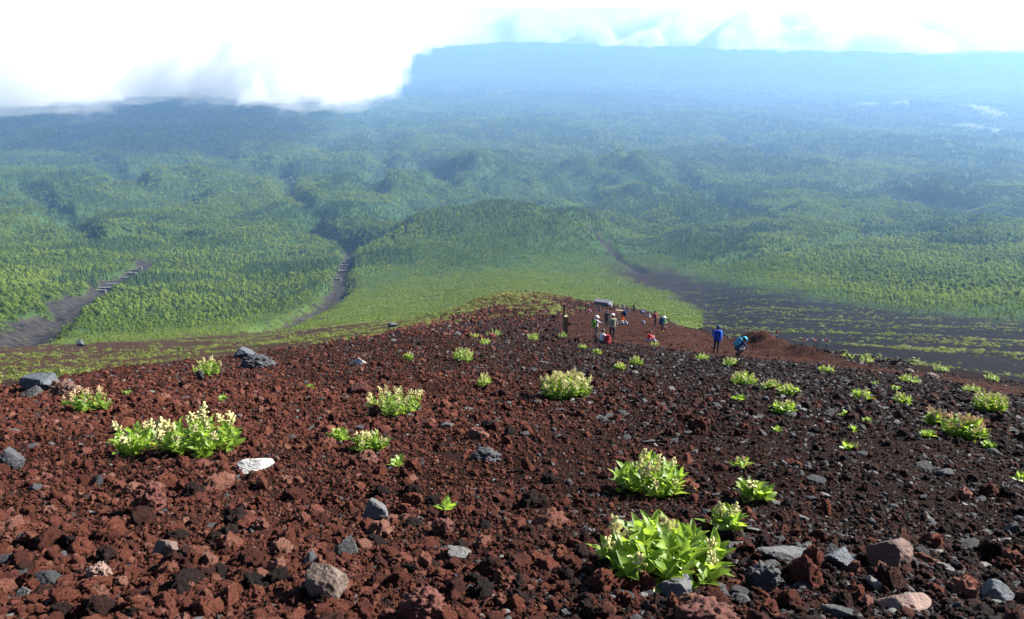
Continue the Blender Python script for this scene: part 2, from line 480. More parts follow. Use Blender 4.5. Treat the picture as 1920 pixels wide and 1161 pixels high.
def mat_ground():
    t = NT('volcanic_ground')
    pos = t.pos()
    a1, a2 = t.attr('cov_a'), t.attr('cov_b')
    s1, s2 = t.n('SeparateColor'), t.n('SeparateColor')
    t.l(a1.outputs['Color'], s1.inputs[0]); t.l(a2.outputs['Color'], s2.inputs[0])
    near, trail, turf = s1.outputs
    forest, redness, gul = s2.outputs
    fine = t.noise(38, 6, .7, pos); mid = t.noise(3.1, 5, .6, pos)
    red = t.mix(mid, (.034, .013, .010), (.075, .026, .018))
    dark = t.mix(mid, (.018, .013, .012), (.042, .025, .021))
    loose = t.mix(redness, dark, red)
    vo = t.n('TexVoronoi'); vo.inputs['Scale'].default_value = 26; t.l(pos, vo.inputs['Vector'])
    vr = t.n('SeparateColor'); t.l(vo.outputs['Color'], vr.inputs[0])
    v2 = t.n('TexVoronoi'); v2.inputs['Scale'].default_value = 70; t.l(pos, v2.inputs['Vector'])
    loose = t.mix(t.math('MULTIPLY', vr.outputs[0], .5), loose, t.mix(vr.outputs[1], (.016, .012, .012), (.10, .036, .026)))
    loose = t.mix(t.math('MULTIPLY', t.math('ADD', vo.outputs['Distance'], v2.outputs['Distance']), .75, True), loose, (.008, .005, .004))
    loose = t.mix(t.math('MULTIPLY', fine, .6), loose, (.012, .007, .006))
    tr = t.mix(t.ramp(t.noise(.9, 8, .78, pos), [(.36, (0, 0, 0)), (.64, (1, 1, 1))]), (.016, .0062, .0045), (.066, .026, .017))
    big = t.noise(.045, 6, .6, pos)
    scree = t.mix(big, (.0045, .0054, .0078), (.0105, .0118, .0150))
    brown = t.mix(big, (.026, .014, .010), (.050, .028, .020))
    scree = t.mix(redness, scree, brown)
    tf = t.mix(t.noise(.16, 6, .7, pos), (.045, .070, .018), (.080, .110, .028))
    ff = t.mix(t.noise(.008, 7, .7, pos), (.020, .044, .012), (.045, .080, .022))
    far = t.mix(t.noise(.0016, 9, .72, pos), (.010, .028, .014), (.085, .125, .045))
    fl = t.attr('far'); ff = t.mix(fl.outputs['Fac'], ff, far)
    c = t.mix(near, scree, loose)
    tr = t.mix(t.math('MULTIPLY', vr.outputs[2], .35), tr, (.022, .010, .008)); c = t.mix(trail, c, tr)
    tk = t.attr('track'); c = t.mix(tk.outputs['Fac'], c, (.030, .017, .013))
    c = t.mix(turf, c, tf)
    c = t.mix(forest, c, ff)
    c = t.mix(gul, c, t.mix(t.ramp(t.noise(.16, 8, .78, pos), [(.38, (0, 0, 0)), (.62, (1, 1, 1))]), (.006, .0058, .0066), (.048, .042, .040)))
    fd = t.attr('field'); c = t.mix(fd.outputs['Fac'], c, (.22, .24, .12))
    t.base(c)
    t.p.inputs['Roughness'].default_value = 1.0; t.p.inputs['Specular IOR Level'].default_value = .03
    b1 = t.n('Bump'); b1.inputs['Strength'].default_value = .9; b1.inputs['Distance'].default_value = .03
    t.l(t.math('MULTIPLY', t.math('SUBTRACT', t.math('MULTIPLY', fine, .7), t.math('ADD', vo.outputs['Distance'], t.math('MULTIPLY', v2.outputs['Distance'], .5))), near), b1.inputs['Height'])
    b2 = t.n('Bump'); b2.inputs['Strength'].default_value = 1.0; b2.inputs['Distance'].default_value = 30
    t.l(t.math('MULTIPLY', t.noise(.02, 7, .75, pos), fl.outputs['Fac']), b2.inputs['Height'])
    t.l(b1.outputs[0], b2.inputs['Normal']); t.l(b2.outputs[0], t.p.inputs['Normal'])
    return t.m

M_GROUND = mat_ground()
cv = cover(XX, YY)
PX, PY = project(XX, YY, ZZ)
def redness_at(x, y):
    c = bearing(x, y)
    r = 1.02 - sstep(500, 1750, c + 260 * fbm(np.asarray(x) / 6, np.asarray(y) / 6, 2.9, 2)) * .78 - sstep(6, 26, y) * .40
    return np.clip(r + sstep(60, 110, y) * .45 * (1 - sstep(1050, 1400, c)), 0, 1)
RED = redness_at(XX, YY)
gm = np_mesh('mountain_slope', np.stack([XX, YY, ZZ], -1).reshape(-1, 3), quads, [M_GROUND])
def vcol(me, name, r, g, b):
    a = me.attributes.new(name, 'FLOAT_COLOR', 'POINT')
    a.data.foreach_set('color', np.stack([r, g, b, np.ones_like(r)], -1).astype(np.float32).ravel())
def vflt(me, name, v):
    a = me.attributes.new(name, 'FLOAT', 'POINT'); a.data.foreach_set('value', v.astype(np.float32).ravel())
vcol(gm, 'cov_a', cv['near'], cv['trail'], cv['turf'])
vcol(gm, 'cov_b', cv['forest'], RED, cv['gully'])
vflt(gm, 'far', sstep(3500, 6500, YY))
fields = np.zeros_like(XX)
FIELDS = [[(1575, 200), (1640, 190), (1655, 196), (1700, 188), (1708, 196), (1640, 198)],
          [(1800, 194), (1852, 200), (1892, 215), (1880, 219), (1845, 213)],
          [(1745, 234), (1820, 231), (1888, 245), (1870, 249), (1800, 240)],
          [(745, 106), (800, 106), (805, 109), (750, 109)], [(880, 115), (930, 115), (932, 119), (890, 119)],
          [(1470, 117), (1520, 117), (1520, 120), (1455, 120)], [(1260, 106), (1276, 106), (1276, 109), (1260, 109)], [(1745, 161), (1765, 162), (1760, 165), (1740, 164)]]
for p in FIELDS:
    fields = np.maximum(fields, (inside(PX, PY, p) & (YY > 2500)).astype(float))
vflt(gm, 'field', fields)
TRACK = [tuple(hit(a, b, 90)[:2]) for a, b in ((505, 650), (560, 641), (640, 630), (720, 617), (780, 606), (835, 599))]
vflt(gm, 'track', .85 * (1 - sstep(1.0, 2.6, chan_dist(XX, YY, TRACK))))
ground = link('mountain_slope', gm)
ground['kind'] = 'structure'

# ------------------------------------------------------------------ trees of the forest below
def leaf_mat(name, c1, c2, trans=.35, inst=True, rough=.6):
    t = NT(name)
    if inst:
        f = t.attr('tone', 'INSTANCER').outputs['Fac']
    else:
        f = t.n('ObjectInfo').outputs['Random']
    nz = t.noise(.9, 3, .6, t.n('TexCoord').outputs['Object'])
    f2 = t.math('ADD', t.math('MULTIPLY', f, .75), t.math('MULTIPLY', nz, .35), True)
    c = t.ramp(f2, [(.1, c1), (.9, c2)])
    t.base(c); t.p.inputs['Roughness'].default_value = rough
    tr = t.n('BsdfTranslucent'); mx = t.n('MixShader'); mx.inputs[0].default_value = trans
    t.l(t.mix(.5, c, (.30, .42, .05), 'MIX') if trans > .45 else c, tr.inputs[0])
    t.l(t.p.outputs[0], mx.inputs[1]); t.l(tr.outputs[0], mx.inputs[2]); t.l(mx.outputs[0], t.out.inputs[0])
    return t.m
M_BARK = plain('bark', (.10, .085, .07), .9, .3, 3)
M_BROAD = leaf_mat('broad_leaves', (.062, .125, .013), (.250, .325, .044), .44)
M_CONIF = leaf_mat('needle_leaves', (.034, .090, .022), (.090, .160, .042), .30)
M_BROAD1 = leaf_mat('broad_leaves_near', (.075, .145, .015), (.235, .310, .042), .44, False)

def tree_parts(seed, conifer=False, hgt=7.0, nleaf=420):
    r = np.random.default_rng(seed)
    tb = MB()
    if conifer:
        tb.tube([(0,0,-.6), (.03,.02,hgt*.5), (0,0,hgt*.96)], [.14, .09, .02], 6)
        for k in range(9):
            z = hgt * (.15 + .08 * k); L = (hgt - z) * .24; a = k * 2.4
            tb.tube([(0,0,z), (math.cos(a)*L, math.sin(a)*L, z - .12*L)], [.04, .015], 4)
    else:
        tb.tube([(0,0,-.6), (.12,.05,hgt*.3), (.05,-.1,hgt*.6), (.1,0,hgt*.85)], [.17, .13, .09, .03], 6)
        for k in range(6):
            z = hgt * (.28 + .08 * k); L = hgt * (.30 - .025 * k); a = k * 2.1 + r.uniform(-.3, .3)
            tb.tube([(.1,0,z), (math.cos(a)*L*.6, math.sin(a)*L*.6, z + L*.45), (math.cos(a)*L, math.sin(a)*L, z + L*.7)], [.06, .04, .015], 4)
    P, S, O = [], [], []
    if conifer:
        for i in range(nleaf):
            h = r.uniform(.08, 1.0) ** .8
            rad = (1 - h) * hgt * .30 * (0.55 + .45 * abs(math.sin(h * 22))) * r.uniform(.45, 1.05) + .06
            a = r.uniform(0, 2*math.pi)
            P.append((math.cos(a)*rad, math.sin(a)*rad, hgt * (.06 + .96*h) - rad*.25)); S.append(r.uniform(.26, .48) * (1.2 - .6*h)); O.append((math.cos(a), math.sin(a), .35))
    else:
        lobes = []
        for k in range(12):
            a = k * 2.4; q = r.uniform(.15, 1.0)
            lobes.append((math.cos(a)*hgt*.30*q, math.sin(a)*hgt*.30*q, hgt*(.80 - .46*q*q + r.uniform(-.08,.08)), hgt*r.uniform(.15,.24)))
        lobes.append((0, 0, hgt*.86, hgt*.18))
        for i in range(nleaf):
            lx, ly, lz, lr = lobes[r.integers(len(lobes))]
            d = r.normal(size=3); d /= np.linalg.norm(d); rr = lr * r.uniform(.55, 1.1)
            if d[2] < -.5: d[2] *= -.6
            P.append((lx + d[0]*rr, ly + d[1]*rr, lz + d[2]*rr*.8)); S.append(r.uniform(.24, .44)); O.append(d)
    P, S = np.array(P), np.array(S)
    n = len(P)
    N = np.array(O) + r.normal(0, .24, (n, 3)); N[:, 2] += .15; N /= np.linalg.norm(N, axis=1, keepdims=True)
    A = np.cross(N, r.normal(size=(n, 3))); A /= np.linalg.norm(A, axis=1, keepdims=True); B = np.cross(N, A)
    S = S[:, None]
    V = np.stack([P - A*S, P + B*S*.62 + N*S*.2, P + A*S, P - B*S*.62 + N*S*.2], 1).reshape(-1, 3)
    Q = np.arange(4*n).reshape(-1, 4)
    return tb, V, Q

def proto_tree(name, seed, conifer, hgt, nleaf, leafmat):
    tb, V, Q = tree_parts(seed, conifer, hgt, nleaf)
    tv = np.array(tb.v); b = len(tv)
    me = bpy.data.meshes.new(name)
    faces = list(tb.f) + [tuple(q + b) for q in Q]
    me.from_pydata(np.concatenate([tv, V]).tolist(), [], faces)
    me.materials.append(M_BARK); me.materials.append(leafmat)
    me.polygons.foreach_set('material_index', np.array([0]*len(tb.f) + [1]*len(Q), np.int32))
    me.update()
    return bpy.data.objects.new(name, me)

protoB = [proto_tree('a_broad_%d' % k, 20 + k, False, 6, 300, M_BROAD) for k in range(4)]
protoC = [proto_tree('b_conifer_%d' % k, 40 + k, True, 6.4, 260, M_CONIF) for k in range(3)]

def stand(x, y):
    """forest stands of one kind each: a random number pair per stand"""
    best = np.full(len(x), 1e18); r1 = np.zeros(len(x)); r2 = np.zeros(len(x))
    k = np.where(y < 1500, 1.0, np.where(y < 3200, 1.7, 3.0))
    wx = x / k + 45 * fbm(x / k / 80, y / k / 80, 61., 3); wy = y / k * .8 + 45 * fbm(x / k / 80, y / k / 80, 67., 3)
    gx, gy = wx / 120, wy / 120
    ix, iy = np.floor(gx).astype(np.int64), np.floor(gy).astype(np.int64)
    for a in (-1, 0, 1):
        for b in (-1, 0, 1):
            h = _perm[(_perm[(ix + a) & 255] + ((iy + b) & 255))]; h2 = _perm[h + 37]; h3 = _perm[h + 91]; h4 = _perm[h + 151]
            d = (gx - ix - a - h / 255.) ** 2 + (gy - iy - b - h2 / 255.) ** 2
            m = d < best; best[m] = d[m]; r1[m] = h3[m] / 255.; r2[m] = h4[m] / 255.
    return r1, r2
def conifer_share(x, y):
    px = bearing(x, y)
    n = fbm(x / 210, y / 300, 12.1, 4)
    s = .06 + .80 * (stand(x, y)[0] > .62 - .12 * sstep(1000, 2500, y)) + .10 * sstep(.05, .5, n)
    s = s + .8 * np.exp(-((px - 930) / 190) ** 2 - ((np.log(y) - math.log(1400)) / .24) ** 2)
    s = s + .5 * np.exp(-((px - 420) / 160) ** 2 - ((np.log(y) - math.log(1150)) / .25) ** 2)
    s = s - .5 * (1 - sstep(500, 800, y))
    return np.clip(s, 0, .93)

def make_forest():
    r = np.random.default_rng(11)
    xs, ys = [], []
    # bands of distance; trees thin out into clumps with distance
    bands = [(260, 700, 4.0), (700, 1100, 4.2), (1100, 1600, 5.0), (1600, 2300, 6.6), (2300, 3200, 9), (3200, 4400, 14), (4400, 6500, 20), (6500, 9500, 32), (9500, 17000, 62)]
    out = []
    for a, b, sp in bands:
        hw = .74
        area = hw * (b*b - a*a)
        n = int(area / (sp * sp))
        y = np.sqrt(r.uniform(a*a, b*b, n)); x = r.uniform(-hw, hw, n) * y
        out.append(np.stack([x, y, np.full(n, sp)], 1))
    P = np.concatenate(out)
    x, y, sp = P.T
    cvr = cover(x, y)
    gap = fbm(x / 60, y / 80, 15.5, 3)
    keep = (r.uniform(size=len(x)) < cvr['forest'] * (0.55 + .45 * sstep(-.55, .0, gap)) * 1.0)
    z = H(x, y)
    px, py = project(x, y, z)
    for p in FIELDS: keep &= ~inside(px, py + 1, p)
    keep &= (px > -160) & (px < 2080)
    x, y, z, sp, gap = x[keep], y[keep], z[keep], sp[keep], gap[keep]
    con = r.uniform(size=len(x)) < conifer_share(x, y)
    size = np.where(con, r.uniform(.65, 1.15, len(x)), r.uniform(.6, 1.1, len(x)))
    edge = np.clip((np.log(y) - np.log(poly_depth(bearing(x, y), y, TREES_FROM))) / .5, 0, 1)
    size *= (.36 + .76 * edge) * np.maximum(.80, sp / 6.0) ** .85 * np.exp(r.normal(0, .16, len(x)))
    tone = np.clip(.30 + .5 * stand(x, y)[1] + .40 * fbm(x / 110, y / 150, 21.0, 4) + r.normal(0, .12, len(x)), 0, 1)
    # dwarf shrubs on the green spur above the forest
    n = 90000
    sy = np.sqrt(r.uniform(170.**2, 1000.**2, n)); sx = r.uniform(-.62, .35, n) * sy
    cs = cover(sx, sy)
    k = r.uniform(size=n) < cs['turf'] * (1 - cs['forest']) * (.5 + .5 * sstep(-.5, .2, fbm(sx / 25, sy / 25, 41.0, 3))) * sstep(190, 330, sy) * .9
    sx, sy = sx[k], sy[k]; n = len(sx)
    x = np.concatenate([x, sx]); y = np.concatenate([y, sy]); z = np.concatenate([z, H(sx, sy) - .25]); con = np.concatenate([con, np.zeros(n, bool)])
    size = np.concatenate([size, r.uniform(.16, .34, n) * (.7 + .6 * sstep(300, 800, sy))])
    tone = np.concatenate([tone, np.clip(.72 + .2 * fbm(sx / 40, sy / 40, 44., 2) + r.normal(0, .14, n), 0, 1)])
    return x, y, z, con, size, tone

fx, fy, fz, fcon, fsize, ftone = make_forest()
print('trees', len(fx))
# the nearest trees, one by one
NTREE = 220
fpx, fpy = project(fx, fy, fz)
vis = (fpx > 5) & (fpx < 1915) & (fpy > 380) & (~fcon) & (fsize > .45)
score = np.where(vis, fsize / fy, -1)
near_ids = np.argsort(-score)[:NTREE]
is_near = np.zeros(len(fx), bool); is_near[near_ids] = True
g = ~is_near
rr = np.random.default_rng(5)
forest = scatter('forest', np.stack([fx[g], fy[g], fz[g]], 1), np.repeat(fsize[g][:, None], 3, 1) * np.stack([rr.uniform(.85,1.2,g.sum())]*2 + [rr.uniform(.85,1.2,g.sum()) * (1 - .5 * sstep(4000, 9000, fy[g]))], 1),
        np.stack([rr.normal(0,.05,g.sum()), rr.normal(0,.05,g.sum()), rr.uniform(0, 6.28, g.sum())], 1), {'tone': ftone[g]}, protoB + protoC,
        np.where(fcon[g], 4 + rr.integers(0, 3, g.sum()), rr.integers(0, 4, g.sum())))
tag(forest, 'mixed green broadleaf and conifer forest covering the lower mountain flank', 'forest')
_tm = []
for k in range(4):
    tb, V, Q = tree_parts(60 + k, False, 6, 480)
    _tm.append((tb.mesh('trunk', [M_BARK], True), np_mesh('crown', V, Q, [M_BROAD1], False)))
for k, i in enumerate(near_ids):
    e = link('broadleaf_tree', None); e.location = (fx[i], fy[i], fz[i]); e.rotation_euler = (0, 0, random.uniform(0, 6.28))
    s = fsize[i]; e.scale = (s, s, s)
    link('trunk', _tm[k % 4][0], e); link('crown', _tm[k % 4][1], e)
    side = 'left' if fpx[i] < 620 else ('middle' if fpx[i] < 1200 else 'right')
    tag(e, {'left': 'rounded green broadleaf tree at the lower edge of the forest beside the left gully',
            'middle': 'rounded green broadleaf tree at the forest edge below the central green spur',
            'right': 'rounded green broadleaf tree at the forest edge above the dark scree'}[side], 'tree', 'broadleaf trees at the %s forest edge' % side)

# ------------------------------------------------------------------ low cushions of ground cover on the bare slopes
M_TUFT = leaf_mat('cushion_leaves', (.085, .125, .022), (.230, .260, .065), .45)
def proto_tuft(name, seed, n=110, flat=.35):
    r = np.random.default_rng(seed)
    d = r.normal(size=(n, 3)); d[:, 2] = np.abs(d[:, 2]); d /= np.linalg.norm(d, axis=1, keepdims=True)
    rad = r.uniform(.35, 1, n)[:, None] * (1 + .35 * np.sin(3 * np.arctan2(d[:, 1], d[:, 0]) + seed))[:, None]
    P = d * rad * np.array([.5, .5, flat])
    N = d + r.normal(0, .4, (n, 3)); N /= np.linalg.norm(N, axis=1, keepdims=True)
    A = np.cross(N, r.normal(size=(n, 3))); A /= np.linalg.norm(A, axis=1, keepdims=True); B = np.cross(N, A)
    S = r.uniform(.06, .13, n)[:, None]
    V = np.stack([P - A*S, P + B*S*.6, P + A*S, P - B*S*.6], 1).reshape(-1, 3)
    return bpy.data.objects.new(name, np_mesh(name, V, np.arange(4*n).reshape(-1, 4), [M_TUFT], False))
protoT = [proto_tuft('tuft_%d' % k, 80 + k) for k in range(4)]
def make_tufts():
    r = np.random.default_rng(31)
    out = []
    for a, b, n in ((46, 110, 22000), (110, 260, 46000), (260, 700, 64000), (600, 1000, 16000)):
        y = np.exp(r.uniform(math.log(a), math.log(b), n)); x = r.uniform(-.74, .74, n) * y
        out.append(np.stack([x, y], 1))
    x, y = np.concatenate(out).T
    cv = cover(x, y); c = cv['c']
    band = fbm(x / 34 + y / 60, y / 24, 33.0, 4, .65)
    pat = fbm(x / 22, y / 22, 36.0, 3)
    right = sstep(1120, 1320, c)
    left = 1 - sstep(820, 980, c)
    dens = .34 * right * (.05 + .95 * sstep(-.15, .35, fbm(x / 70 + y / 45, y / 110, 83.0, 3))) * (.10 + sstep(-.05, .55, band)) * (1 + 1.2 * sstep(.75, 1.0, np.log(y) / np.log(poly_depth(c, y, TREES_FROM)))) + left * ((.20 + .30 * sstep(300, 480, c)) * sstep(-.2, .45, pat) + .13 * (1 - sstep(110, 190, y)) * (1 - sstep(150, 480, c)))
    dens += .2 * cv['turf'] * sstep(-.5, .3, pat)
    knob = np.exp(-((c - 930) / 90) ** 2) * sstep(85, 120, y) * (1 - sstep(185, 230, y))
    dens += .9 * knob * sstep(-.2, .3, pat + .5 * sstep(130, 170, y)) + .25 * np.exp(-((c - 1040) / 70) ** 2) * sstep(80, 100, y) * (1 - sstep(185, 230, y))
    dens += .30 * cv['gully'] * sstep(-.1, .4, pat)
    dens *= (1 - cv['forest']) * (1 - cv['gully'] * .6) * (1 - cv['trail'])
    dens = np.where(cv['near'] > .5, np.minimum(dens, .9 * knob + .12 * sstep(1350, 1500, c)), dens)
    keep = r.uniform(size=len(x)) < dens
    x, y, c = x[keep], y[keep], c[keep]
    s = np.clip(r.lognormal(0, .45, len(x)) * (.27 + y / 820.), .18, 1.7)
    z = H(x, y)
    px, py = project(x, y, z); k = (px > -150) & (px < 2070)
    x, y, z, s, c = x[k], y[k], z[k], s[k], c[k]
    scl = np.stack([s * r.uniform(.9, 1.9, len(x)), s * r.uniform(.7, 1.1, len(x)), s * r.uniform(.9, 1.4, len(x))], 1)
    rot = np.stack([np.full(len(x), -.33), np.zeros(len(x)), r.normal(0, .35, len(x))], 1)
    tone = np.clip(r.uniform(.35, 1.05, len(x)), 0, 1)
    return scatter('ground_cover', np.stack([x, y, z - .03 * s], 1), scl, rot, {'tone': tone}, protoT, r.integers(0, 4, len(x)))
tag(make_tufts(), 'low yellow-green cushions of ground cover dotted over the dark slopes', 'ground cover')

# ------------------------------------------------------------------ haze and clouds
def haze():
    mb = MB(); zmin = float(ZZ.min()) - 60
    mb.box((0, 34000, (zmin + 60) / 2), (150000, 72000, 60 - zmin))
    t = NT('haze_air'); t.t.nodes.remove(t.p)
    v = t.n('VolumePrincipled'); v.inputs['Color'].default_value = (.27, .48, .81, 1); v.inputs['Density'].default_value = HAZE_D
    v.inputs['Anisotropy'].default_value = .28
    t.l(v.outputs[0], t.out.inputs['Volume'])
    o = mb.build('haze', t.m); o['kind'] = 'stuff'; o.display_type = 'WIRE'
    return o
HAZE_D = 1.0e-4
haze()

def cloud(name, seed, blobs, label, dens, sub=5, detail=1.0):
    """billows of vapour: lumpy closed shells of one even density"""
    r = np.random.default_rng(seed)
    t = NT(name + '_vapour'); t.t.nodes.remove(t.p)
    v = t.n('VolumePrincipled'); v.inputs['Color'].default_value = (1, 1, 1, 1); v.inputs['Density'].default_value = dens
    v.inputs['Anisotropy'].default_value = .45
    t.l(v.outputs[0], t.out.inputs['Volume'])
    bm = bmesh.new(); bmesh.ops.create_icosphere(bm, subdivisions=sub, radius=1)
    U = np.array([p.co[:] for p in bm.verts]); Fq = np.array([[p.index for p in f.verts] for f in bm.faces]); bm.free()
    e = link(name, None)
    tag(e, label, 'cloud')
    first = blobs[0]
    e.location = first[:3]
    for k, (cx, cy, cz, rx, ry, rz) in enumerate(blobs):
        s = 1 + .22 * fbm(U[:, 0]*2 + k*5, U[:, 1]*2, U[:, 2]*2, 2) * detail + .12 * np.abs(fbm(U[:, 0]*6, U[:, 1]*6 + k*3, U[:, 2]*6, 3)) * detail + .05 * fbm(U[:, 0]*22, U[:, 1]*22 + k*3, U[:, 2]*22, 2) * detail
        V = U * s[:, None] * np.array([rx, ry, rz]) + np.array([cx, cy, cz]) - np.array(first[:3])
        link('billow', np_mesh('billow', V, Fq, [t.m], True), e)
    return e
def cpos(px, py, y):
    v = (580 - py) / F; u = (px - 960) / F
    d = np.array([u, CP + v * SP, -SP + v * CP]); return d / d[1] * y + np.array([0, 0, CAMZ])
def blob(px, py, y, wx, wy, wz):
    p = cpos(px, py, y); k = y / F
    return (*p, wx * k, wy, wz * k)

# ------------------------------------------------------------------ stones
def rock_mat(name, stops, inst=True, bumps=.9, scale=9.0, spec=.12, rough=.88):
    t = NT(name)
    f = t.attr('tone', 'INSTANCER').outputs['Fac'] if inst else t.n('ObjectInfo').outputs['Random']
    oc = t.n('TexCoord').outputs['Object']
    n1 = t.noise(2.2, 5, .65, oc); n2 = t.noise(scale, 6, .75, oc)
    f = t.math('ADD', f, t.math('MULTIPLY', t.math('SUBTRACT', n1, .5), .35), True)
    c = t.ramp(f, stops)
    c = t.mix(t.math('MULTIPLY', t.math('SUBTRACT', .62, n2), 2.2, True), c, (.010, .006, .005))
    t.base(c)
    t.p.inputs['Roughness'].default_value = rough; t.p.inputs['Specular IOR Level'].default_value = spec
    t.bump(n2, bumps, .12)
    return t.m
RED_STOPS = [(0.0, (.016, .012, .012)), (.22, (.034, .019, .017)), (.42, (.085, .026, .018)), (.62, (.165, .050, .031)), (.82, (.245, .086, .056)), (1.0, (.34, .165, .125))]
GREY_STOPS = [(0.0, (.022, .023, .027)), (.45, (.058, .060, .066)), (.75, (.11, .11, .11)), (1.0, (.28, .27, .255))]
M_SCO = rock_mat('scoria', RED_STOPS)
M_GRY = rock_mat('grey_lava', GREY_STOPS, True, .6, 6.0, .25, .75)
M_SCO1 = rock_mat('scoria_single', RED_STOPS, False)
M_GRY1 = rock_mat('grey_lava_single', GREY_STOPS, False, .6, 6.0, .25, .75)

def ico(sub):
    bm = bmesh.new(); bmesh.ops.create_icosphere(bm, subdivisions=sub, radius=1)
    U = np.array([p.co[:] for p in bm.verts]); Fq = np.array([[q.index for q in f.verts] for f in bm.faces]); bm.free()
    return U, Fq
ICO = {k: ico(k) for k in (2, 3, 4, 5)}
def scoria_verts(seed, sub, rough=1.25):
    U, Fq = ICO[sub]; o = seed * 7.31
    r = 1 + .30 * fbm(U[:,0]*1.1 + o, U[:,1]*1.1, U[:,2]*1.1, 2)
    n = fbm(U[:,0]*2.6 - o, U[:,1]*2.6 + o, U[:,2]*2.6, 2)
    r += rough * .30 * (np.abs(n) - .3)
    r += rough * .13 * (np.abs(fbm(U[:,0]*6 + o, U[:,1]*6, U[:,2]*6 - o, 2)) - .3)
    if sub >= 4: r += rough * .06 * fbm(U[:,0]*14 + o, U[:,1]*14, U[:,2]*14, 3)
    q = np.random.default_rng(seed).uniform(.75, 1.15, 3)
    return U * r[:, None] * q * .5, Fq
def slab_verts(seed, sub, flat=.55, planes=11, rough=1.0):
    """broken block: a sphere cut by random planes"""
    U, Fq = ICO[sub]; r = np.random.default_rng(seed)
    N = r.normal(size=(planes, 3)); N /= np.linalg.norm(N, axis=1, keepdims=True)
    D = r.uniform(.45, .85, planes)
    dots = U @ N.T
    rad = np.min(np.where(dots > .05, D[None] / np.maximum(dots, .05), 9), axis=1)
    rad = np.minimum(rad, 1.1)
    o = seed * 3.7
    rad = rad * (1 + rough * (.06 * fbm(U[:,0]*3 + o, U[:,1]*3, U[:,2]*3, 3) + .03 * fbm(U[:,0]*11 + o, U[:,1]*11, U[:,2]*11, 2)))
    q = np.array([1.0, r.uniform(.6, .9), flat])
    return U * rad[:, None] * q * .6, Fq
protoR = []
for k in range(8):
    V, Fq = scoria_verts(100 + k, 3); protoR.append(bpy.data.objects.new('s%02d' % k, np_mesh('s', V, Fq, [M_SCO], k % 2 == 0)))
for k in range(5):
    V, Fq = slab_verts(130 + k, 3); protoR.append(bpy.data.objects.new('t%02d' % k, np_mesh('t', V, Fq, [M_GRY], False)))

def make_rubble():
    r = np.random.default_rng(91)
    n = 250000
    iy = r.uniform(1 / 42., 1 / 2.5, n); iy = np.where(r.uniform(size=n) < .45, r.uniform(1/42., 1/9., n), iy)
    y = 1 / iy
    x = r.uniform(-.80, .80, n) * (y + .5)
    z = H(x, y)
    rg = np.sqrt(x*x + y*y + (z - CAMZ)**2)
    u = r.uniform(0, 1, n)
    base = np.maximum(2.8 * rg / F, .010)
    D = base * (1 - u) ** (-1 / 2.1)
    coarse = (1.0 + .32 * (1 - sstep(4.2, 7.5, y))) * (1 - .25 * sstep(1100, 1500, bearing(x, y)) * sstep(4.5, 6, y))
    D = D * np.exp(.55 * fbm(x / 1.1, y / 1.5, 77., 3)); D = np.minimum(D * coarse, .045 + .17 * r.uniform(size=n) ** 2.4)
    D = np.minimum(D, 70 * rg / F)
    k2 = 42000                                  # stones farther down the crest, round the knoll and beside the trail
    y2 = np.exp(r.uniform(math.log(38), math.log(190), k2)); x2 = r.uniform(-.5, .55, k2) * y2
    D2 = 1.9 * y2 / F * (1 - r.uniform(0, 1, k2)) ** (-1 / 2.2); D2 = np.minimum(D2, .5)
    x = np.concatenate([x, x2]); y = np.concatenate([y, y2]); D = np.concatenate([D, D2]); z = H(x, y); n = len(x)
    rg = np.sqrt(x*x + y*y + (z - CAMZ)**2)
    cv = cover(x, y)
    tr = cv['trail']
    keep = r.uniform(size=n) > tr * .55
    D = np.where(tr > .5, np.minimum(D * .7, .14), D)
    # finer pumice sheet on the right-hand slope
    keep &= cv['near'] > .3
    red = redness_at(x, y)
    tone = np.clip(.15 + .50 * red + r.normal(0, .15, n), 0, 1)
    grey = r.uniform(size=n) < (.045 + .36 * (1 - red))
    tone = np.where(grey, np.clip(r.beta(1.4, 2.6, n) + .05, 0, 1), tone)
    bright = grey & (r.uniform(size=n) < .10)
    tone = np.where(bright, r.uniform(.75, 1, n), tone)
    x, y, z, D, tone, grey, rg = [a[keep] for a in (x, y, z, D, tone, grey, rg)]
    n = len(x)
    scl = D[:, None] * np.stack([r.uniform(.8, 1.25, n), r.uniform(.8, 1.2, n), r.uniform(.6, 1.0, n)], 1)
    zz = z + D * r.uniform(-.12, .22, n)
    rot = r.uniform(0, 6.28, (n, 3)); 
    rot[grey, :2] = r.normal(0, .35, (grey.sum(), 2))
    pick = np.where(grey, 8 + r.integers(0, 5, n), r.integers(0, 8, n))
    return np.stack([x, y, zz], 1), scl, rot, tone, pick, D / rg
RP, RS, RR, RT, RK, RA = make_rubble()
_px, _py = project(RP[:, 0], RP[:, 1], RP[:, 2])
_vis = (_px > 2) & (_px < 1918) & (_py < 1158) & (_py > 600)
_top = np.argsort(-np.where(_vis, RA, 0))[:290]
_m = np.ones(len(RP), bool); _m[_top] = False
rubble = scatter('rubble', RP[_m], RS[_m], RR[_m], {'tone': RT[_m]}, protoR, RK[_m])
tag(rubble, 'loose rust-red and dark grey volcanic rubble covering the near slope', 'rubble')
print('rubble', len(RP))
_bigS = [np_mesh('stone', *scoria_verts(200 + k, 4), [M_SCO1], True) for k in range(7)]
_bigG = [np_mesh('stone', *slab_verts(230 + k, 4), [M_GRY1], False) for k in range(5)]
for i in _top:
    g = RK[i] >= 8
    o = link('stone', (_bigG if g else _bigS)[int(RK[i]) % (5 if g else 7)], ground)
    o.location = RP[i]; o.scale = RS[i]; o.rotation_euler = RR[i]

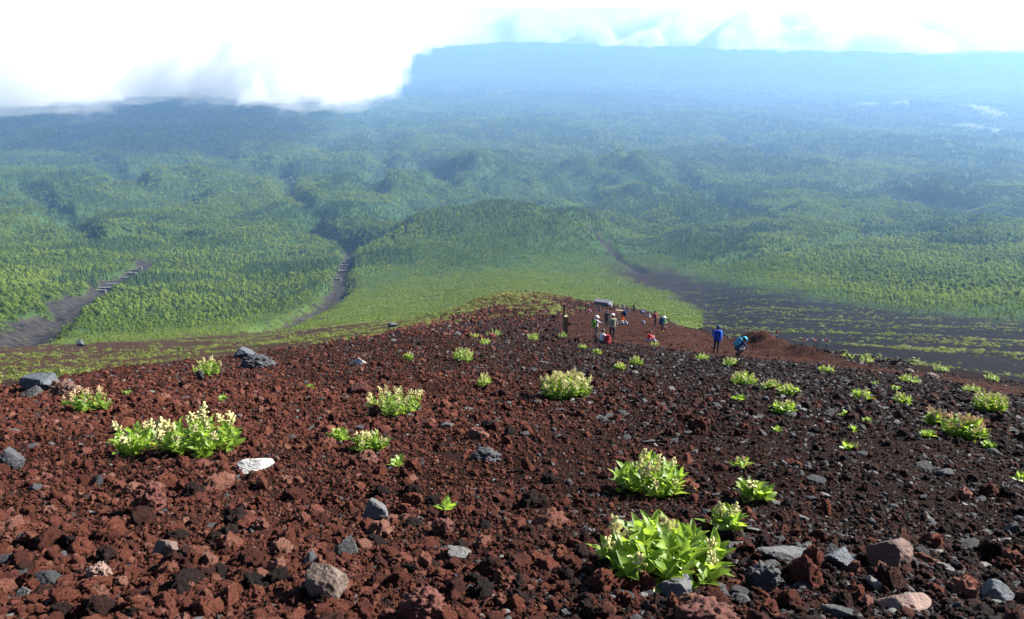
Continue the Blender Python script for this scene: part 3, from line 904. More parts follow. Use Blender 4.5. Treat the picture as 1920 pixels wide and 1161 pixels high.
# ------------------------------------------------------------------ flowering knotweed plants on the near slope
def plant_leaf_mat():
    t = NT('knotweed_leaf')
    rnd = t.n('ObjectInfo').outputs['Random']
    nz = t.noise(7, 3, .6, t.n('TexCoord').outputs['Object'])
    f = t.math('ADD', t.math('MULTIPLY', rnd, .5), t.math('MULTIPLY', nz, .5), True)
    top = t.ramp(f, [(.15, (.085, .165, .014)), (.85, (.200, .300, .034))])
    und = t.ramp(f, [(.15, (.16, .24, .11)), (.85, (.24, .32, .17))])
    bf = t.n('NewGeometry').outputs['Backfacing']
    c = t.mix(bf, top, und)
    t.base(c); t.p.inputs['Roughness'].default_value = .45; t.p.inputs['Specular IOR Level'].default_value = .4
    tr = t.n('BsdfTranslucent'); tr.inputs[0].default_value = (.36, .52, .05, 1)
    mx = t.n('MixShader'); mx.inputs[0].default_value = .45
    t.l(t.p.outputs[0], mx.inputs[1]); t.l(tr.outputs[0], mx.inputs[2]); t.l(mx.outputs[0], t.out.inputs[0])
    return t.m
def soft_mat(name, col, tcol, k=.35):
    t = NT(name)
    nz = t.noise(14, 3, .6, t.n('TexCoord').outputs['Object'])
    t.base(t.ramp(nz, [(.3, tuple(c*.8 for c in col)), (.7, col)])); t.p.inputs['Roughness'].default_value = .7
    tr = t.n('BsdfTranslucent'); tr.inputs[0].default_value = (*tcol, 1)
    mx = t.n('MixShader'); mx.inputs[0].default_value = k
    t.l(t.p.outputs[0], mx.inputs[1]); t.l(tr.outputs[0], mx.inputs[2]); t.l(mx.outputs[0], t.out.inputs[0])
    return t.m
M_LEAF = plant_leaf_mat()
M_YLEAF = soft_mat('yellowed_leaf', (.55, .30, .03), (.6, .35, .02))
M_STEM = soft_mat('plant_stem', (.20, .20, .05), (.2, .2, .04), .15)
M_FLOW = soft_mat('cream_flowers', (.82, .78, .44), (.80, .76, .40), .4)
M_PINK = soft_mat('pinkish_flowers', (.80, .64, .42), (.75, .58, .34), .4)

def leaf_verts(seed, nseg=7):
    r = np.random.default_rng(seed)
    droop = r.uniform(.25, .6); fold = r.uniform(.25, .45); wid = r.uniform(.20, .26); tw = r.uniform(-.3, .3)
    V, Fs = [], []
    for i in range(nseg + 1):
        t = i / nseg
        w = wid * (math.sin(math.pi * min(1, t * .96 + .04) ** .75) ** .85) if 0 < i < nseg else (.012 if i == 0 else .004)
        x = t * (1 - .12 * droop * t); z = .10 * t - droop * .55 * t * t
        wav = .02 * math.sin(t * 11 + seed)
        c, s_ = math.cos(tw * t), math.sin(tw * t)
        for sgn in (-1, 0, 1):
            yy = sgn * w; zz = abs(sgn) * (w * fold + wav * abs(sgn))
            V.append((x, yy * c - zz * s_, z + yy * s_ + zz * c))
    for i in range(nseg):
        b = i * 3
        Fs += [(b, b+3, b+4, b+1), (b+1, b+4, b+5, b+2)]
    return np.array(V), np.array(Fs)
LEAFV = [leaf_verts(k) for k in range(5)]
LEAFM = [np_mesh('leaf', V, Fq, [M_LEAF], True) for V, Fq in LEAFV]
LEAFY = [np_mesh('leaf', V, Fq, [M_YLEAF], True) for V, Fq in LEAFV[:2]]
OCT = np.array([(1,0,0),(-1,0,0),(0,1,0),(0,-1,0),(0,0,1),(0,0,-1)], float)
OCTF = np.array([(0,2,4),(2,1,4),(1,3,4),(3,0,4),(2,0,5),(1,2,5),(3,1,5),(0,3,5)])
def panicle(seed, mat, n=150):
    r = np.random.default_rng(seed); mb = MB()
    mb.tube([(0,0,0), (.02,0,.5), (0,.02,.9)], [.02, .016, .006], 5, 1)
    br = [((0,0,.25), (0,0,.92))]
    for k in range(9):
        a = k * 2.4; z = .12 + .07 * k; L = .36 * (1 - z * .75)
        e = (math.cos(a)*L*1.0, math.sin(a)*L*1.0, z + L * .72); br.append(((0,0,z), e))
        mb.tube([(0,0,z), e], [.010, .004], 4, 1)
    for i in range(n):
        p, q = br[r.integers(len(br))] if i > 24 else br[0]
        t = r.uniform(.25, 1); c = np.array(p) * (1-t) + np.array(q) * t + r.normal(0, .022, 3)
        mb.add(OCT * r.uniform(.034, .062) * np.array([1, 1, 1.2]) + c, OCTF, 0)
    return mb.mesh('flower_head', [mat, M_STEM], False)
PANI = [panicle(k, M_FLOW) for k in range(4)]
PANP = [panicle(9 + k, M_PINK) for k in range(2)]
PANS = [panicle(20 + k, M_FLOW, 70) for k in range(3)]
PANPS = [panicle(30 + k, M_PINK, 70) for k in range(2)]

def leaf_matrix(p, az, pitch, roll, L, wid=1.0):
    M = Matrix.Translation(p) @ Euler((0, 0, az)).to_matrix().to_4x4() @ Euler((0, -pitch, 0)).to_matrix().to_4x4() @ Euler((roll, 0, 0)).to_matrix().to_4x4()
    return M @ Matrix.Diagonal((L, L * wid, L, 1))

def knotweed(px, py, wpx, hpx, label, nst=10, leaf=.14, flow=.5, single=False, pink=False, seed=0, y0=2.6, name='knotweed_plant', lps=9, wid=1.0, fh=.11, yellow=0):
    r = np.random.default_rng(seed * 13 + 5)
    p = hit(px, py, y0); rg = float(np.linalg.norm(p - np.array([0, 0, CAMZ])))
    W, Hh = wpx * rg / F, hpx * rg / F * .97
    e = link(name, None); e.location = p
    tag(e, label, 'plant', 'flowering plants on the slope')
    stem = MB(); FV, FF = [], []; nl = 0
    pans = (PANP if single else PANPS) if pink else (PANI if single else PANS)
    leaves = []
    for k in range(nst):
        q = math.sqrt((k + .5) / nst); a = k * 2.39996 + r.uniform(-.3, .3)
        bx, by = math.cos(a) * q * W * .30, math.sin(a) * q * W * .30
        gz = float(H(p[0] + bx, p[1] + by)) - p[2]
        tx, ty = math.cos(a) * q * W * .40, math.sin(a) * q * W * .40
        flower = r.uniform() < (flow if single or flow < .05 else min(1, flow * 1.7))
        hh = Hh * (1 - .35 * q * q) * (r.uniform(.72, .95) if flower else r.uniform(.55, .8)) - (fh * .35 if flower else 0)
        hh = max(hh, Hh * .3)
        top = Vector((tx, ty, gz * .6 + hh)); bot = Vector((bx, by, gz - .02)); mid = (top + bot) / 2 + Vector((r.normal(0, .02), r.normal(0, .02), 0)) * hh
        stem.tube([bot, mid, top], [.0055 * (.5 + leaf * 4), .0045 * (.5 + leaf * 4), .002], 5)
        n = max(3, int(lps * r.uniform(.8, 1.2)))
        a0 = r.uniform(0, 6.28)
        for j in range(n):
            t = .12 + .86 * (j + .5) / n
            pt = (bot.lerp(mid, t * 2) if t < .5 else mid.lerp(top, t * 2 - 1))
            pitch = math.radians(r.uniform(5, 35) + 38 * t)
            Lf = leaf * r.uniform(.75, 1.15) * (1.05 - .40 * t * t)
            leaves.append((leaf_matrix(pt, a0 + j * 2.35 + r.normal(0, .25), pitch, r.normal(0, .3), Lf, wid), 0))
        if flower:
            o = link('flower_head', pans[int(r.integers(len(pans)))], e); o.location = top - Vector((0, 0, fh * .05))
            s = fh * r.uniform(.55, 1.05) * (1.0 if single else 1.05); o.scale = (s, s, s); o.rotation_euler = (r.normal(0, .34), r.normal(0, .34), r.uniform(0, 6.28))
    for j in range(yellow):
        a = r.uniform(0, 6.28); leaves.append((leaf_matrix(Vector((math.cos(a)*W*.3 + W*.1, math.sin(a)*W*.2, .03)), a, .15, r.normal(0, .3), leaf * .8, wid), 1))
    stem.build('stem', M_STEM, e, smooth=True)
    if single:
        for M, yl in leaves[:300]:
            o = link('leaf', (LEAFY if yl else LEAFM)[int(r.integers(2 if yl else 5))], e); o.matrix_basis = M
    else:
        b = 0; mi = []
        for M, yl in leaves:
            V, Fq = LEAFV[int(r.integers(5))]
            A = np.array(M); FV.append(V @ A[:3, :3].T + A[:3, 3]); FF.append(Fq + b); b += len(V); mi += [yl] * len(Fq)
        o = link('foliage', np_mesh('foliage', np.concatenate(FV), np.concatenate(FF), [M_LEAF, M_YLEAF], True, mi), e); o['kind'] = 'stuff'
    return e
P = knotweed
P(1238, 1070, 258, 106, 'big broad-leaved knotweed with a few cream spikes above the grey wedge rock', 22, .20, .34, True, seed=1, lps=11, wid=.82, fh=.17)
P(1218, 924, 158, 84, 'bushy knotweed with cream flower spikes and a few yellow leaves, behind the biggest plant', 19, .155, .42, True, seed=2, lps=10, fh=.19, yellow=6)
P(378, 850, 175, 90, 'tall leafy knotweed topped by a large cream panicle beside the white slab', 24, .165, .5, True, seed=3, lps=10, fh=.22, yellow=2)
P(258, 848, 98, 66, 'smaller leafy clump joined to the left of the tall cream-topped knotweed', 12, .165, .35, True, seed=4, lps=9, fh=.18, yellow=1)
P(168, 768, 85, 44, 'low knotweed with pinkish flower tips near the two blue-grey boulders', 14, .14, .45, False, True, seed=5, fh=.16)
P(390, 702, 62, 36, 'bright green flowering clump just left of the pyramid-shaped rock', 16, .14, .55, seed=6, fh=.15)
P(742, 776, 128, 58, 'wide cream-flowered clump behind the small dark red scoria lump', 26, .13, .7, seed=7, fh=.18)
P(1060, 748, 120, 60, 'largest rounded cushion of cream-flowered knotweed in the middle of the slope', 90, .12, .9, seed=8, fh=.16, lps=8)
P(692, 846, 78, 44, 'small knotweed with three cream spikes below the wide flowered clump', 9, .15, .5, seed=9, fh=.14)
P(636, 828, 42, 26, 'sparse small leafy plant left of the three-spiked knotweed', 6, .13, .3, seed=10, fh=.10)
P(745, 874, 26, 17, 'tiny bright green seedling alone below the three-spiked knotweed', 3, .12, .0, seed=11, lps=5)
P(907, 724, 36, 30, 'small upright clump with cream tips left of the largest cushion', 9, .13, .7, seed=12, fh=.15)
P(870, 676, 55, 28, 'rounded flowering clump high on the slope above the small upright clump', 20, .14, .7, seed=13, fh=.16)
P(766, 675, 24, 18, 'little green tuft beside a black rock left of the rounded flowering clump', 7, .13, .4, seed=14, fh=.13)
P(892, 634, 30, 12, 'flat yellow-green clump, leftmost of the three near the crest', 10, .14, .6, seed=15, fh=.13)
P(927, 629, 44, 15, 'flat yellow-green clump, rightmost of the three near the crest', 14, .14, .6, seed=16, fh=.13)
P(908, 645, 28, 12, 'flat yellow-green clump, lowest of the three near the crest', 9, .14, .6, seed=17, fh=.13)
P(1000, 637, 32, 16, 'rounded clump near the crest left of the wooden posts', 12, .15, .65, seed=18, fh=.14)
P(1055, 632, 22, 12, 'small clump at the foot of the tall wooden post', 7, .14, .5, seed=19, fh=.14)
P(1412, 938, 56, 44, 'plant with two tall cream flower spikes right of the bushy knotweed', 6, .15, .45, True, seed=20, lps=8, fh=.20)
P(1363, 994, 54, 48, 'single-stemmed plant with narrow leaves and one cream spike', 4, .17, .5, True, seed=21, lps=8, fh=.14, wid=.75)
P(1390, 879, 36, 22, 'small low plant with a pinkish tip behind the two-spiked plant', 4, .13, .4, False, True, seed=22, lps=6, fh=.12)
P(838, 958, 30, 24, 'tiny pale seedling beside a grey pebble in the red rubble', 3, .12, .0, True, seed=23, lps=4)
P(1393, 721, 62, 28, 'cream-flowered clump, leftmost of the row of three on the right', 20, .13, .7, seed=24, fh=.15)
P(1444, 730, 40, 19, 'cream-flowered clump, middle of the row of three on the right', 13, .13, .6, seed=25, fh=.13)
P(1476, 740, 44, 24, 'leafy clump, rightmost of the row of three on the right', 14, .14, .45, seed=26, fh=.13)
P(1470, 776, 50, 26, 'bright green leafy clump below the row of three', 13, .15, .3, seed=27, fh=.12)
P(1369, 687, 34, 22, 'cream-tipped clump just below the crouching hiker', 13, .13, .7, seed=28, fh=.14)
P(1317, 674, 34, 15, 'low green clump below the hiker in blue', 11, .13, .4, seed=29, fh=.12)
P(1163, 692, 26, 14, 'small cream clump, left one of a pair below the seated child', 8, .13, .6, seed=30, fh=.13)
P(1194, 684, 30, 19, 'small cream clump, right one of a pair below the seated child', 10, .13, .6, seed=31, fh=.14)
P(1092, 654, 18, 11, 'small clump at the rubble edge left of the red backpack', 6, .13, .5, seed=32, fh=.12)
P(1120, 664, 21, 13, 'small clump at the rubble edge below the red backpack', 7, .13, .5, seed=33, fh=.12)
P(1227, 649, 20, 12, 'small clump at the rubble edge below the seated child', 7, .13, .5, seed=34, fh=.12)
P(1550, 697, 34, 14, 'low clump on the edge of the dark gravel by the trail bend', 11, .13, .5, seed=35, fh=.12)
P(1615, 748, 40, 19, 'yellowish low clump in the middle of the dark gravel', 13, .13, .35, seed=36, fh=.12, yellow=5)
P(1692, 756, 38, 19, 'cream-tipped clump right of the yellowish one', 13, .13, .7, seed=37, fh=.13)
P(1702, 717, 42, 17, 'cream-tipped clump near the two pale boulders by the trail', 14, .13, .7, seed=38, fh=.13)
P(1853, 770, 68, 36, 'large dense cushion with pale flowers near the right edge', 34, .14, .8, seed=39, fh=.15)
P(1803, 822, 82, 46, 'big straggling clump with pinkish spikes at the right', 30, .15, .6, False, True, seed=40, fh=.15)
P(1749, 796, 30, 30, 'narrow upright clump with pinkish spikes left of the straggling clump', 9, .14, .7, False, True, seed=41, fh=.15)
P(1822, 735, 34, 14, 'low clump above the dense cushion at the right', 10, .13, .5, seed=42, fh=.12)
P(1590, 842, 22, 12, 'tiny plant with one cream tip in the dark gravel', 3, .12, .34, seed=43, lps=5, fh=.12)
P(580, 728, 24, 9, 'flat sparse green tuft on the upper left slope', 6, .09, .0, seed=44, lps=6)
P(240, 739, 20, 8, 'small grassy tuft right of the pinkish-tipped knotweed', 6, .08, .0, seed=45, lps=6)
P(419, 752, 15, 17, 'tiny upright seedling behind the tall cream-topped knotweed', 3, .12, .0, seed=46, lps=4)
P(1385, 750, 24, 9, 'little tuft below the leftmost clump of the row of three', 5, .11, .0, seed=47, lps=6)
P(1583, 780, 16, 10, 'tiny tuft left of centre in the dark gravel', 3, .11, .0, seed=48, lps=5)
P(1625, 791, 18, 9, 'faint grassy tuft, upper of two near each other in dark gravel', 4, .09, .0, seed=49, lps=6)
P(1598, 809, 22, 10, 'faint grassy tuft, lower of two near each other in dark gravel', 5, .09, .0, seed=50, lps=6)
P(1457, 810, 18, 8, 'low tuft below the bright green leafy clump', 4, .10, .0, seed=51, lps=5)
P(1640, 722, 18, 9, 'small pale tuft between the gravel and the pale boulders', 4, .11, .3, seed=52, lps=5, fh=.1)
P(1680, 731, 22, 8, 'flat green tuft above the cream-tipped clump in the gravel', 5, .11, .0, seed=53, lps=6)
P(1740, 818, 22, 9, 'low green tuft left of the straggling clump', 5, .11, .0, seed=54, lps=6)
P(1854, 838, 22, 8, 'low green tuft below the straggling clump at the right edge', 5, .11, .0, seed=55, lps=6)
P(1914, 902, 16, 14, 'small green plant cut off by the right edge of the picture', 3, .12, .0, seed=56, lps=5)
P(1590, 672, 34, 12, 'yellow-green clump on the far bank of the trail', 12, .16, .5, seed=57, fh=.12, y0=40)
P(1625, 678, 30, 10, 'paler yellow-green clump right of the one on the far bank', 11, .16, .5, seed=58, fh=.12, y0=36)
P(1765, 695, 30, 12, 'clump beyond the trail, right of the pale boulders', 11, .16, .5, seed=59, fh=.12, y0=33)
P(1860, 712, 30, 12, 'clump beyond the trail near the right edge', 11, .16, .5, seed=60, fh=.12, y0=30)

# ------------------------------------------------------------------ single boulders
def boulder_mat(name, c1, c2, sc=4.0, rough=.75):
    t = NT(name)
    oc = t.n('TexCoord').outputs['Object']
    n1 = t.noise(sc, 7, .65, oc); n2 = t.noise(sc * 5, 5, .7, oc)
    c = t.ramp(n1, [(.3, c1), (.7, c2)])
    c = t.mix(t.math('MULTIPLY', t.math('SUBTRACT', .45, n2), 1.6, True), c, tuple(k * .45 for k in c1))
    t.base(c); t.p.inputs['Roughness'].default_value = rough; t.p.inputs['Specular IOR Level'].default_value = .35
    t.bump(n2, .55, .05)
    return t.m
BM = {'white': boulder_mat('pale_rock', (.30, .30, .29), (.46, .45, .42)), 'grey': boulder_mat('grey_rock', (.055, .056, .060), (.115, .115, .115)),
      'dark': boulder_mat('black_rock', (.022, .023, .027), (.060, .062, .070)), 'blue': boulder_mat('bluish_rock', (.045, .053, .066), (.095, .106, .122)),
      'pink': boulder_mat('pinkish_rock', (.14, .085, .07), (.24, .155, .125)), 'brown': boulder_mat('brown_rock', (.060, .030, .023), (.115, .062, .047)),
      'red': boulder_mat('red_scoria_rock', (.045, .016, .012), (.13, .042, .030), 3.0, .9), 'tan': boulder_mat('tan_rock', (.07, .048, .038), (.13, .094, .076))}
def boulder(px, py, wpx, hpx, mat, label, kind='slab', seed=0, tilt=(0, 0, 0), sink=.22, y0=2.6, dy=.8):
    p = hit(px, py, y0); rg = float(np.linalg.norm(p - np.array([0, 0, CAMZ])))
    w, h = wpx * rg / F, hpx * rg / F
    V, Fq = (slab_verts(300 + seed, 4, 1.0, 9 + seed % 4) if kind == 'slab' else scoria_verts(300 + seed, 5))
    R = np.array(Euler(tilt).to_matrix())
    V = V @ R.T
    V = (V - V.min(0)) / (V.max(0) - V.min(0)) - np.array([.5, .5, 0])
    V = V * np.array([w, w * dy, h * (1 + sink)]) - np.array([0, 0, h * sink])
    o = link('boulder', np_mesh('boulder', V, Fq, [BM[mat]], kind != 'slab'))
    o.location = p + np.array([0, w * .25, -.0])
    o.location.z = float(H(o.location.x, o.location.y)) + .02 * h
    tag(o, label, 'rock', 'rocks singled out on the slope')
    return o
B = boulder
B(472, 886, 64, 28, 'white', 'flat white slab lying right of the tall cream-topped knotweed', 'slab', 1, (.2, .25, .2), .3)
B(608, 1130, 74, 56, 'tan', 'big tan-grey block with a sunlit top at the bottom of the slope', 'slab', 2)
B(181, 1092, 44, 30, 'pink', 'oval pinkish-grey cobble standing in the red rubble at lower left', 'round', 3, sink=.1)
B(1264, 1122, 76, 34, 'grey', 'smooth grey wedge rock in front of the biggest plant', 'slab', 4, (.1, .2, .4), .4)
B(1676, 1064, 84, 46, 'brown', 'angular brown block with a bright facet on its right', 'slab', 41, (.3, .7, .6))
B(1486, 1062, 108, 26, 'grey', 'long low light-grey slab left of the angular brown block', 'slab', 6, (.1, .05, .1), .5, dy=.5)
B(1438, 1112, 66, 48, 'dark', 'rough black block below the long grey slab', 'round', 7)
B(1576, 1068, 52, 32, 'blue', 'dark bluish wedge between the grey slab and the brown block', 'slab', 8, (.5, .3, .2))
B(1873, 1128, 54, 34, 'blue', 'streaked blue-grey block near the lower right corner', 'slab', 9, (.2, .6, .3))
B(1712, 1152, 82, 22, 'pink', 'pale pinkish slab at the bottom edge on the right', 'slab', 10, (.1, .1, .2), .5)
B(1335, 1192, 120, 44, 'red', 'large red-brown boulder cut by the bottom edge right of the biggest plant', 'round', 11, sink=.4)
B(456, 671, 46, 20, 'blue', 'pyramid-shaped blue-grey rock standing on the skyline of the slope', 'slab', 12, (.5, .8, .2), .2)
B(478, 690, 66, 24, 'dark', 'black rough lava heap under the pyramid-shaped rock', 'round', 13, sink=.4)
B(62, 735, 62, 26, 'blue', 'long blue-grey boulder on the left edge of the slope, upper of two', 'slab', 14, (.1, .2, .3))
B(52, 746, 34, 20, 'grey', 'small grey boulder on the left edge of the slope, lower of two', 'slab', 15, (.4, .2, .3))
B(112, 744, 46, 28, 'brown', 'rounded brown lava lump right of the two blue-grey boulders', 'round', 16)
B(375, 713, 15, 20, 'dark', 'egg-shaped dark stone standing upright below the bright green flowering clump', 'round', 17, sink=.1)
B(671, 684, 34, 14, 'white', 'whitish rock high on the left of the slope', 'slab', 18, (.1, .1, 0), .4)
B(672, 738, 46, 22, 'red', 'smooth dark red domed rock left of the wide cream-flowered clump', 'slab', 19, (.1, .1, 0), .3)
B(12, 884, 44, 38, 'dark', 'dark grey boulder cut by the left edge of the picture', 'slab', 20)
B(792, 1175, 92, 58, 'red', 'large knobbly red scoria lump at the bottom centre', 'round', 21, sink=.25)
B(705, 975, 48, 38, 'grey', 'grey block with a sunlit right face amid red scoria', 'slab', 22, (.5, .3, .2))
B(305, 1046, 44, 32, 'tan', 'pale brownish cobble right of the oval cobble', 'slab', 23)
B(702, 782, 24, 26, 'red', 'dark red lump in front of the wide cream-flowered clump', 'round', 24, sink=.1)
B(910, 866, 60, 22, 'dark', 'flat dark lava plate in the middle of the slope', 'round', 25, sink=.4)
B(1748, 711, 26, 10, 'tan', 'pale rounded boulder by the trail, right of a pair', 'round', 26, sink=.3, y0=20)
B(1706, 701, 20, 8, 'tan', 'pale rounded boulder by the trail, left of a pair', 'round', 27, sink=.3, y0=20)
B(735, 613, 20, 8, 'grey', 'pale grey boulder lying beside the dark track at the left', 'slab', 28, y0=60)
B(150, 648, 14, 10, 'blue', 'lone grey boulder on the green shelf far below at the left', 'slab', 29, y0=120)
B(1246, 618, 12, 7, 'brown', 'round brown stone on the trail behind the walking child', 'round', 30, y0=40)
B(830, 1005, 46, 34, 'red', 'red scoria lump with a dark hollow left of the biggest plant', 'round', 31, sink=.2)
B(275, 960, 60, 50, 'red', 'dark purple-red lava lump casting a black shadow at the left', 'round', 32, sink=.25)

# ------------------------------------------------------------------ hikers
def surf(prims, vox):
    """one continuous surface round tapered limbs; prims: (a, b, ra, rb, material, blend)"""
    A = np.array([p[0] for p in prims], float); Bq = np.array([p[1] for p in prims], float)
    R = np.array([max(p[2], p[3]) for p in prims])
    lo = np.minimum(A, Bq).min(0) - R.max() - 2*vox; hi = np.maximum(A, Bq).max(0) + R.max() + 2*vox
    n = np.ceil((hi - lo) / vox).astype(int) + 1
    gx, gy, gz = [lo[i] + vox * np.arange(n[i]) for i in range(3)]
    X, Y, Z = np.meshgrid(gx, gy, gz, indexing='ij')
    D = np.full(X.shape, 9.0)
    def dist(p, X, Y, Z):
        a, b = np.array(p[0], float), np.array(p[1], float); ab = b - a; L = max(1e-9, ab @ ab)
        t = np.clip(((X - a[0])*ab[0] + (Y - a[1])*ab[1] + (Z - a[2])*ab[2]) / L, 0, 1)
        return np.sqrt((X - a[0] - t*ab[0])**2 + (Y - a[1] - t*ab[1])**2 + (Z - a[2] - t*ab[2])**2) - (p[2] + t*(p[3] - p[2]))
    for p in prims:
        m = max(p[2], p[3]) + p[5] + 3*vox
        s = [slice(max(0, int((min(p[0][i], p[1][i]) - m - lo[i]) / vox)), min(n[i], int((max(p[0][i], p[1][i]) + m - lo[i]) / vox) + 2)) for i in range(3)]
        s = tuple(s); d = dist(p, X[s], Y[s], Z[s]); k = p[5]
        h = np.clip(.5 + .5 * (D[s] - d) / k, 0, 1)
        D[s] = D[s] * (1-h) + d * h - k * h * (1-h)
    ins = D < 0
    # surface nets
    c = np.zeros(np.array(D.shape) - 1, int)
    for i in (0, 1):
        for j in (0, 1):
            for k in (0, 1):
                c += ins[i:D.shape[0]-1+i, j:D.shape[1]-1+j, k:D.shape[2]-1+k]
    act = (c > 0) & (c < 8)
    idx = np.full(c.shape, -1); ai = np.argwhere(act); idx[act] = np.arange(len(ai))
    acc = np.zeros((len(ai), 3)); cnt = np.zeros(len(ai))
    cor = [(i, j, k) for i in (0,1) for j in (0,1) for k in (0,1)]
    for u in cor:
        for w in range(3):
            if u[w]: continue
            v = list(u); v[w] = 1
            d0 = D[ai[:,0]+u[0], ai[:,1]+u[1], ai[:,2]+u[2]]; d1 = D[ai[:,0]+v[0], ai[:,1]+v[1], ai[:,2]+v[2]]
            m = (d0 < 0) != (d1 < 0)
            t = np.where(m, d0 / np.where(np.abs(d0 - d1) < 1e-9, 1, d0 - d1), 0)
            q = np.array(u, float)[None] + 0 * t[:, None]; q[:, w] += t
            acc += q * m[:, None]; cnt += m
    V = lo + vox * (ai + acc / cnt[:, None])
    quads = []
    for w in range(3):
        a, b = [(1,2),(2,0),(0,1)][w]
        s0 = [slice(None)]*3; s1 = [slice(None)]*3; s0[w] = slice(0, -1); s1[w] = slice(1, None)
        ch = ins[tuple(s0)] != ins[tuple(s1)]
        e = np.argwhere(ch)
        e = e[(e[:, a] > 0) & (e[:, b] > 0) & (e[:, a] < D.shape[a]-1) & (e[:, b] < D.shape[b]-1)]
        f = ins[tuple(s0)][tuple(e.T)]
        def at(da, db):
            q = e.copy(); q[:, a] -= da; q[:, b] -= db; return idx[tuple(q.T)]
        Q = np.stack([at(1,1), at(0,1), at(0,0), at(1,0)], 1)
        Q[~f] = Q[~f][:, ::-1]; quads.append(Q)
    Q = np.concatenate(quads)
    C = V[Q].mean(1)
    best = np.full(len(Q), 9.0); mi = np.zeros(len(Q), int)
    for p in prims:
        d = dist(p, C[:, 0], C[:, 1], C[:, 2]) - .004 * (p[4] == 0)
        m = d < best; best[m] = d[m]; mi[m] = p[4]
    return V, Q, mi

def cloth(name, col): return plain(name, col, .85, .18, 9.0, .15)
SKIN = plain('skin', (.42, .25, .18), .55, .08, 10, .35)
HAIR = plain('dark_hair', (.012, .010, .009), .5, .3, 20, .4)
EYE = plain('eye', (.02, .015, .012), .2, .1, 20, .5)
_cl = {}
def C_(col):
    k = tuple(round(c, 3) for c in col)
    if k not in _cl: _cl[k] = cloth('cloth', k)
    return _cl[k]
BASEJ = dict(pel=(0,0,.92), hl=(-.09,0,.91), hr=(.09,0,.91), kl=(-.10,.03,.50), kr=(.10,.03,.50), al=(-.11,-.01,.09), ar=(.11,-.01,.09), tl=(-.13,.15,.04), tr=(.13,.15,.04),
             wa=(0,0,1.05), ch=(0,.0,1.27), sl=(-.18,0,1.40), sr=(.18,0,1.40), nk=(0,.0,1.46), hd=(0,.03,1.60), el=(-.26,-.02,1.13), er=(.26,-.02,1.13), wl=(-.26,.12,.90), wr=(.26,.12,.90))
def hand(prims, wr, el, side, grip=.8):
    w = Vector(wr); d = (w - Vector(el)).normalized()
    out = Vector((side, 0, 0)); out = (out - d * out.dot(d)).normalized(); nrm = d.cross(out) * side
    pal = w + d * .075
    prims.append((w, pal, .026, .032, 0, .012)); prims.append((w + out*.012, pal + out*.016, .020, .022, 0, .010)); prims.append((w - out*.012, pal - out*.018, .020, .022, 0, .010))
    for k, (o, L) in enumerate(((-.030, .062), (-.010, .074), (.010, .078), (.030, .068))):
        b = pal - out * o; m = b + d * L * .55 + nrm * L * .25 * grip; e = m + d * L * .25 + nrm * L * .55 * grip
        prims.append((b, m, .0095, .0088, 0, .004)); prims.append((m, e, .0088, .0075, 0, .004))
    tb = w + d * .03 - out * .026; m = tb + d * .035 - out * .03 + nrm * .012; e = m + d * .03 + nrm * .025
    prims.append((tb, m, .012, .0105, 0, .006)); prims.append((m, e, .0105, .0085, 0, .004))

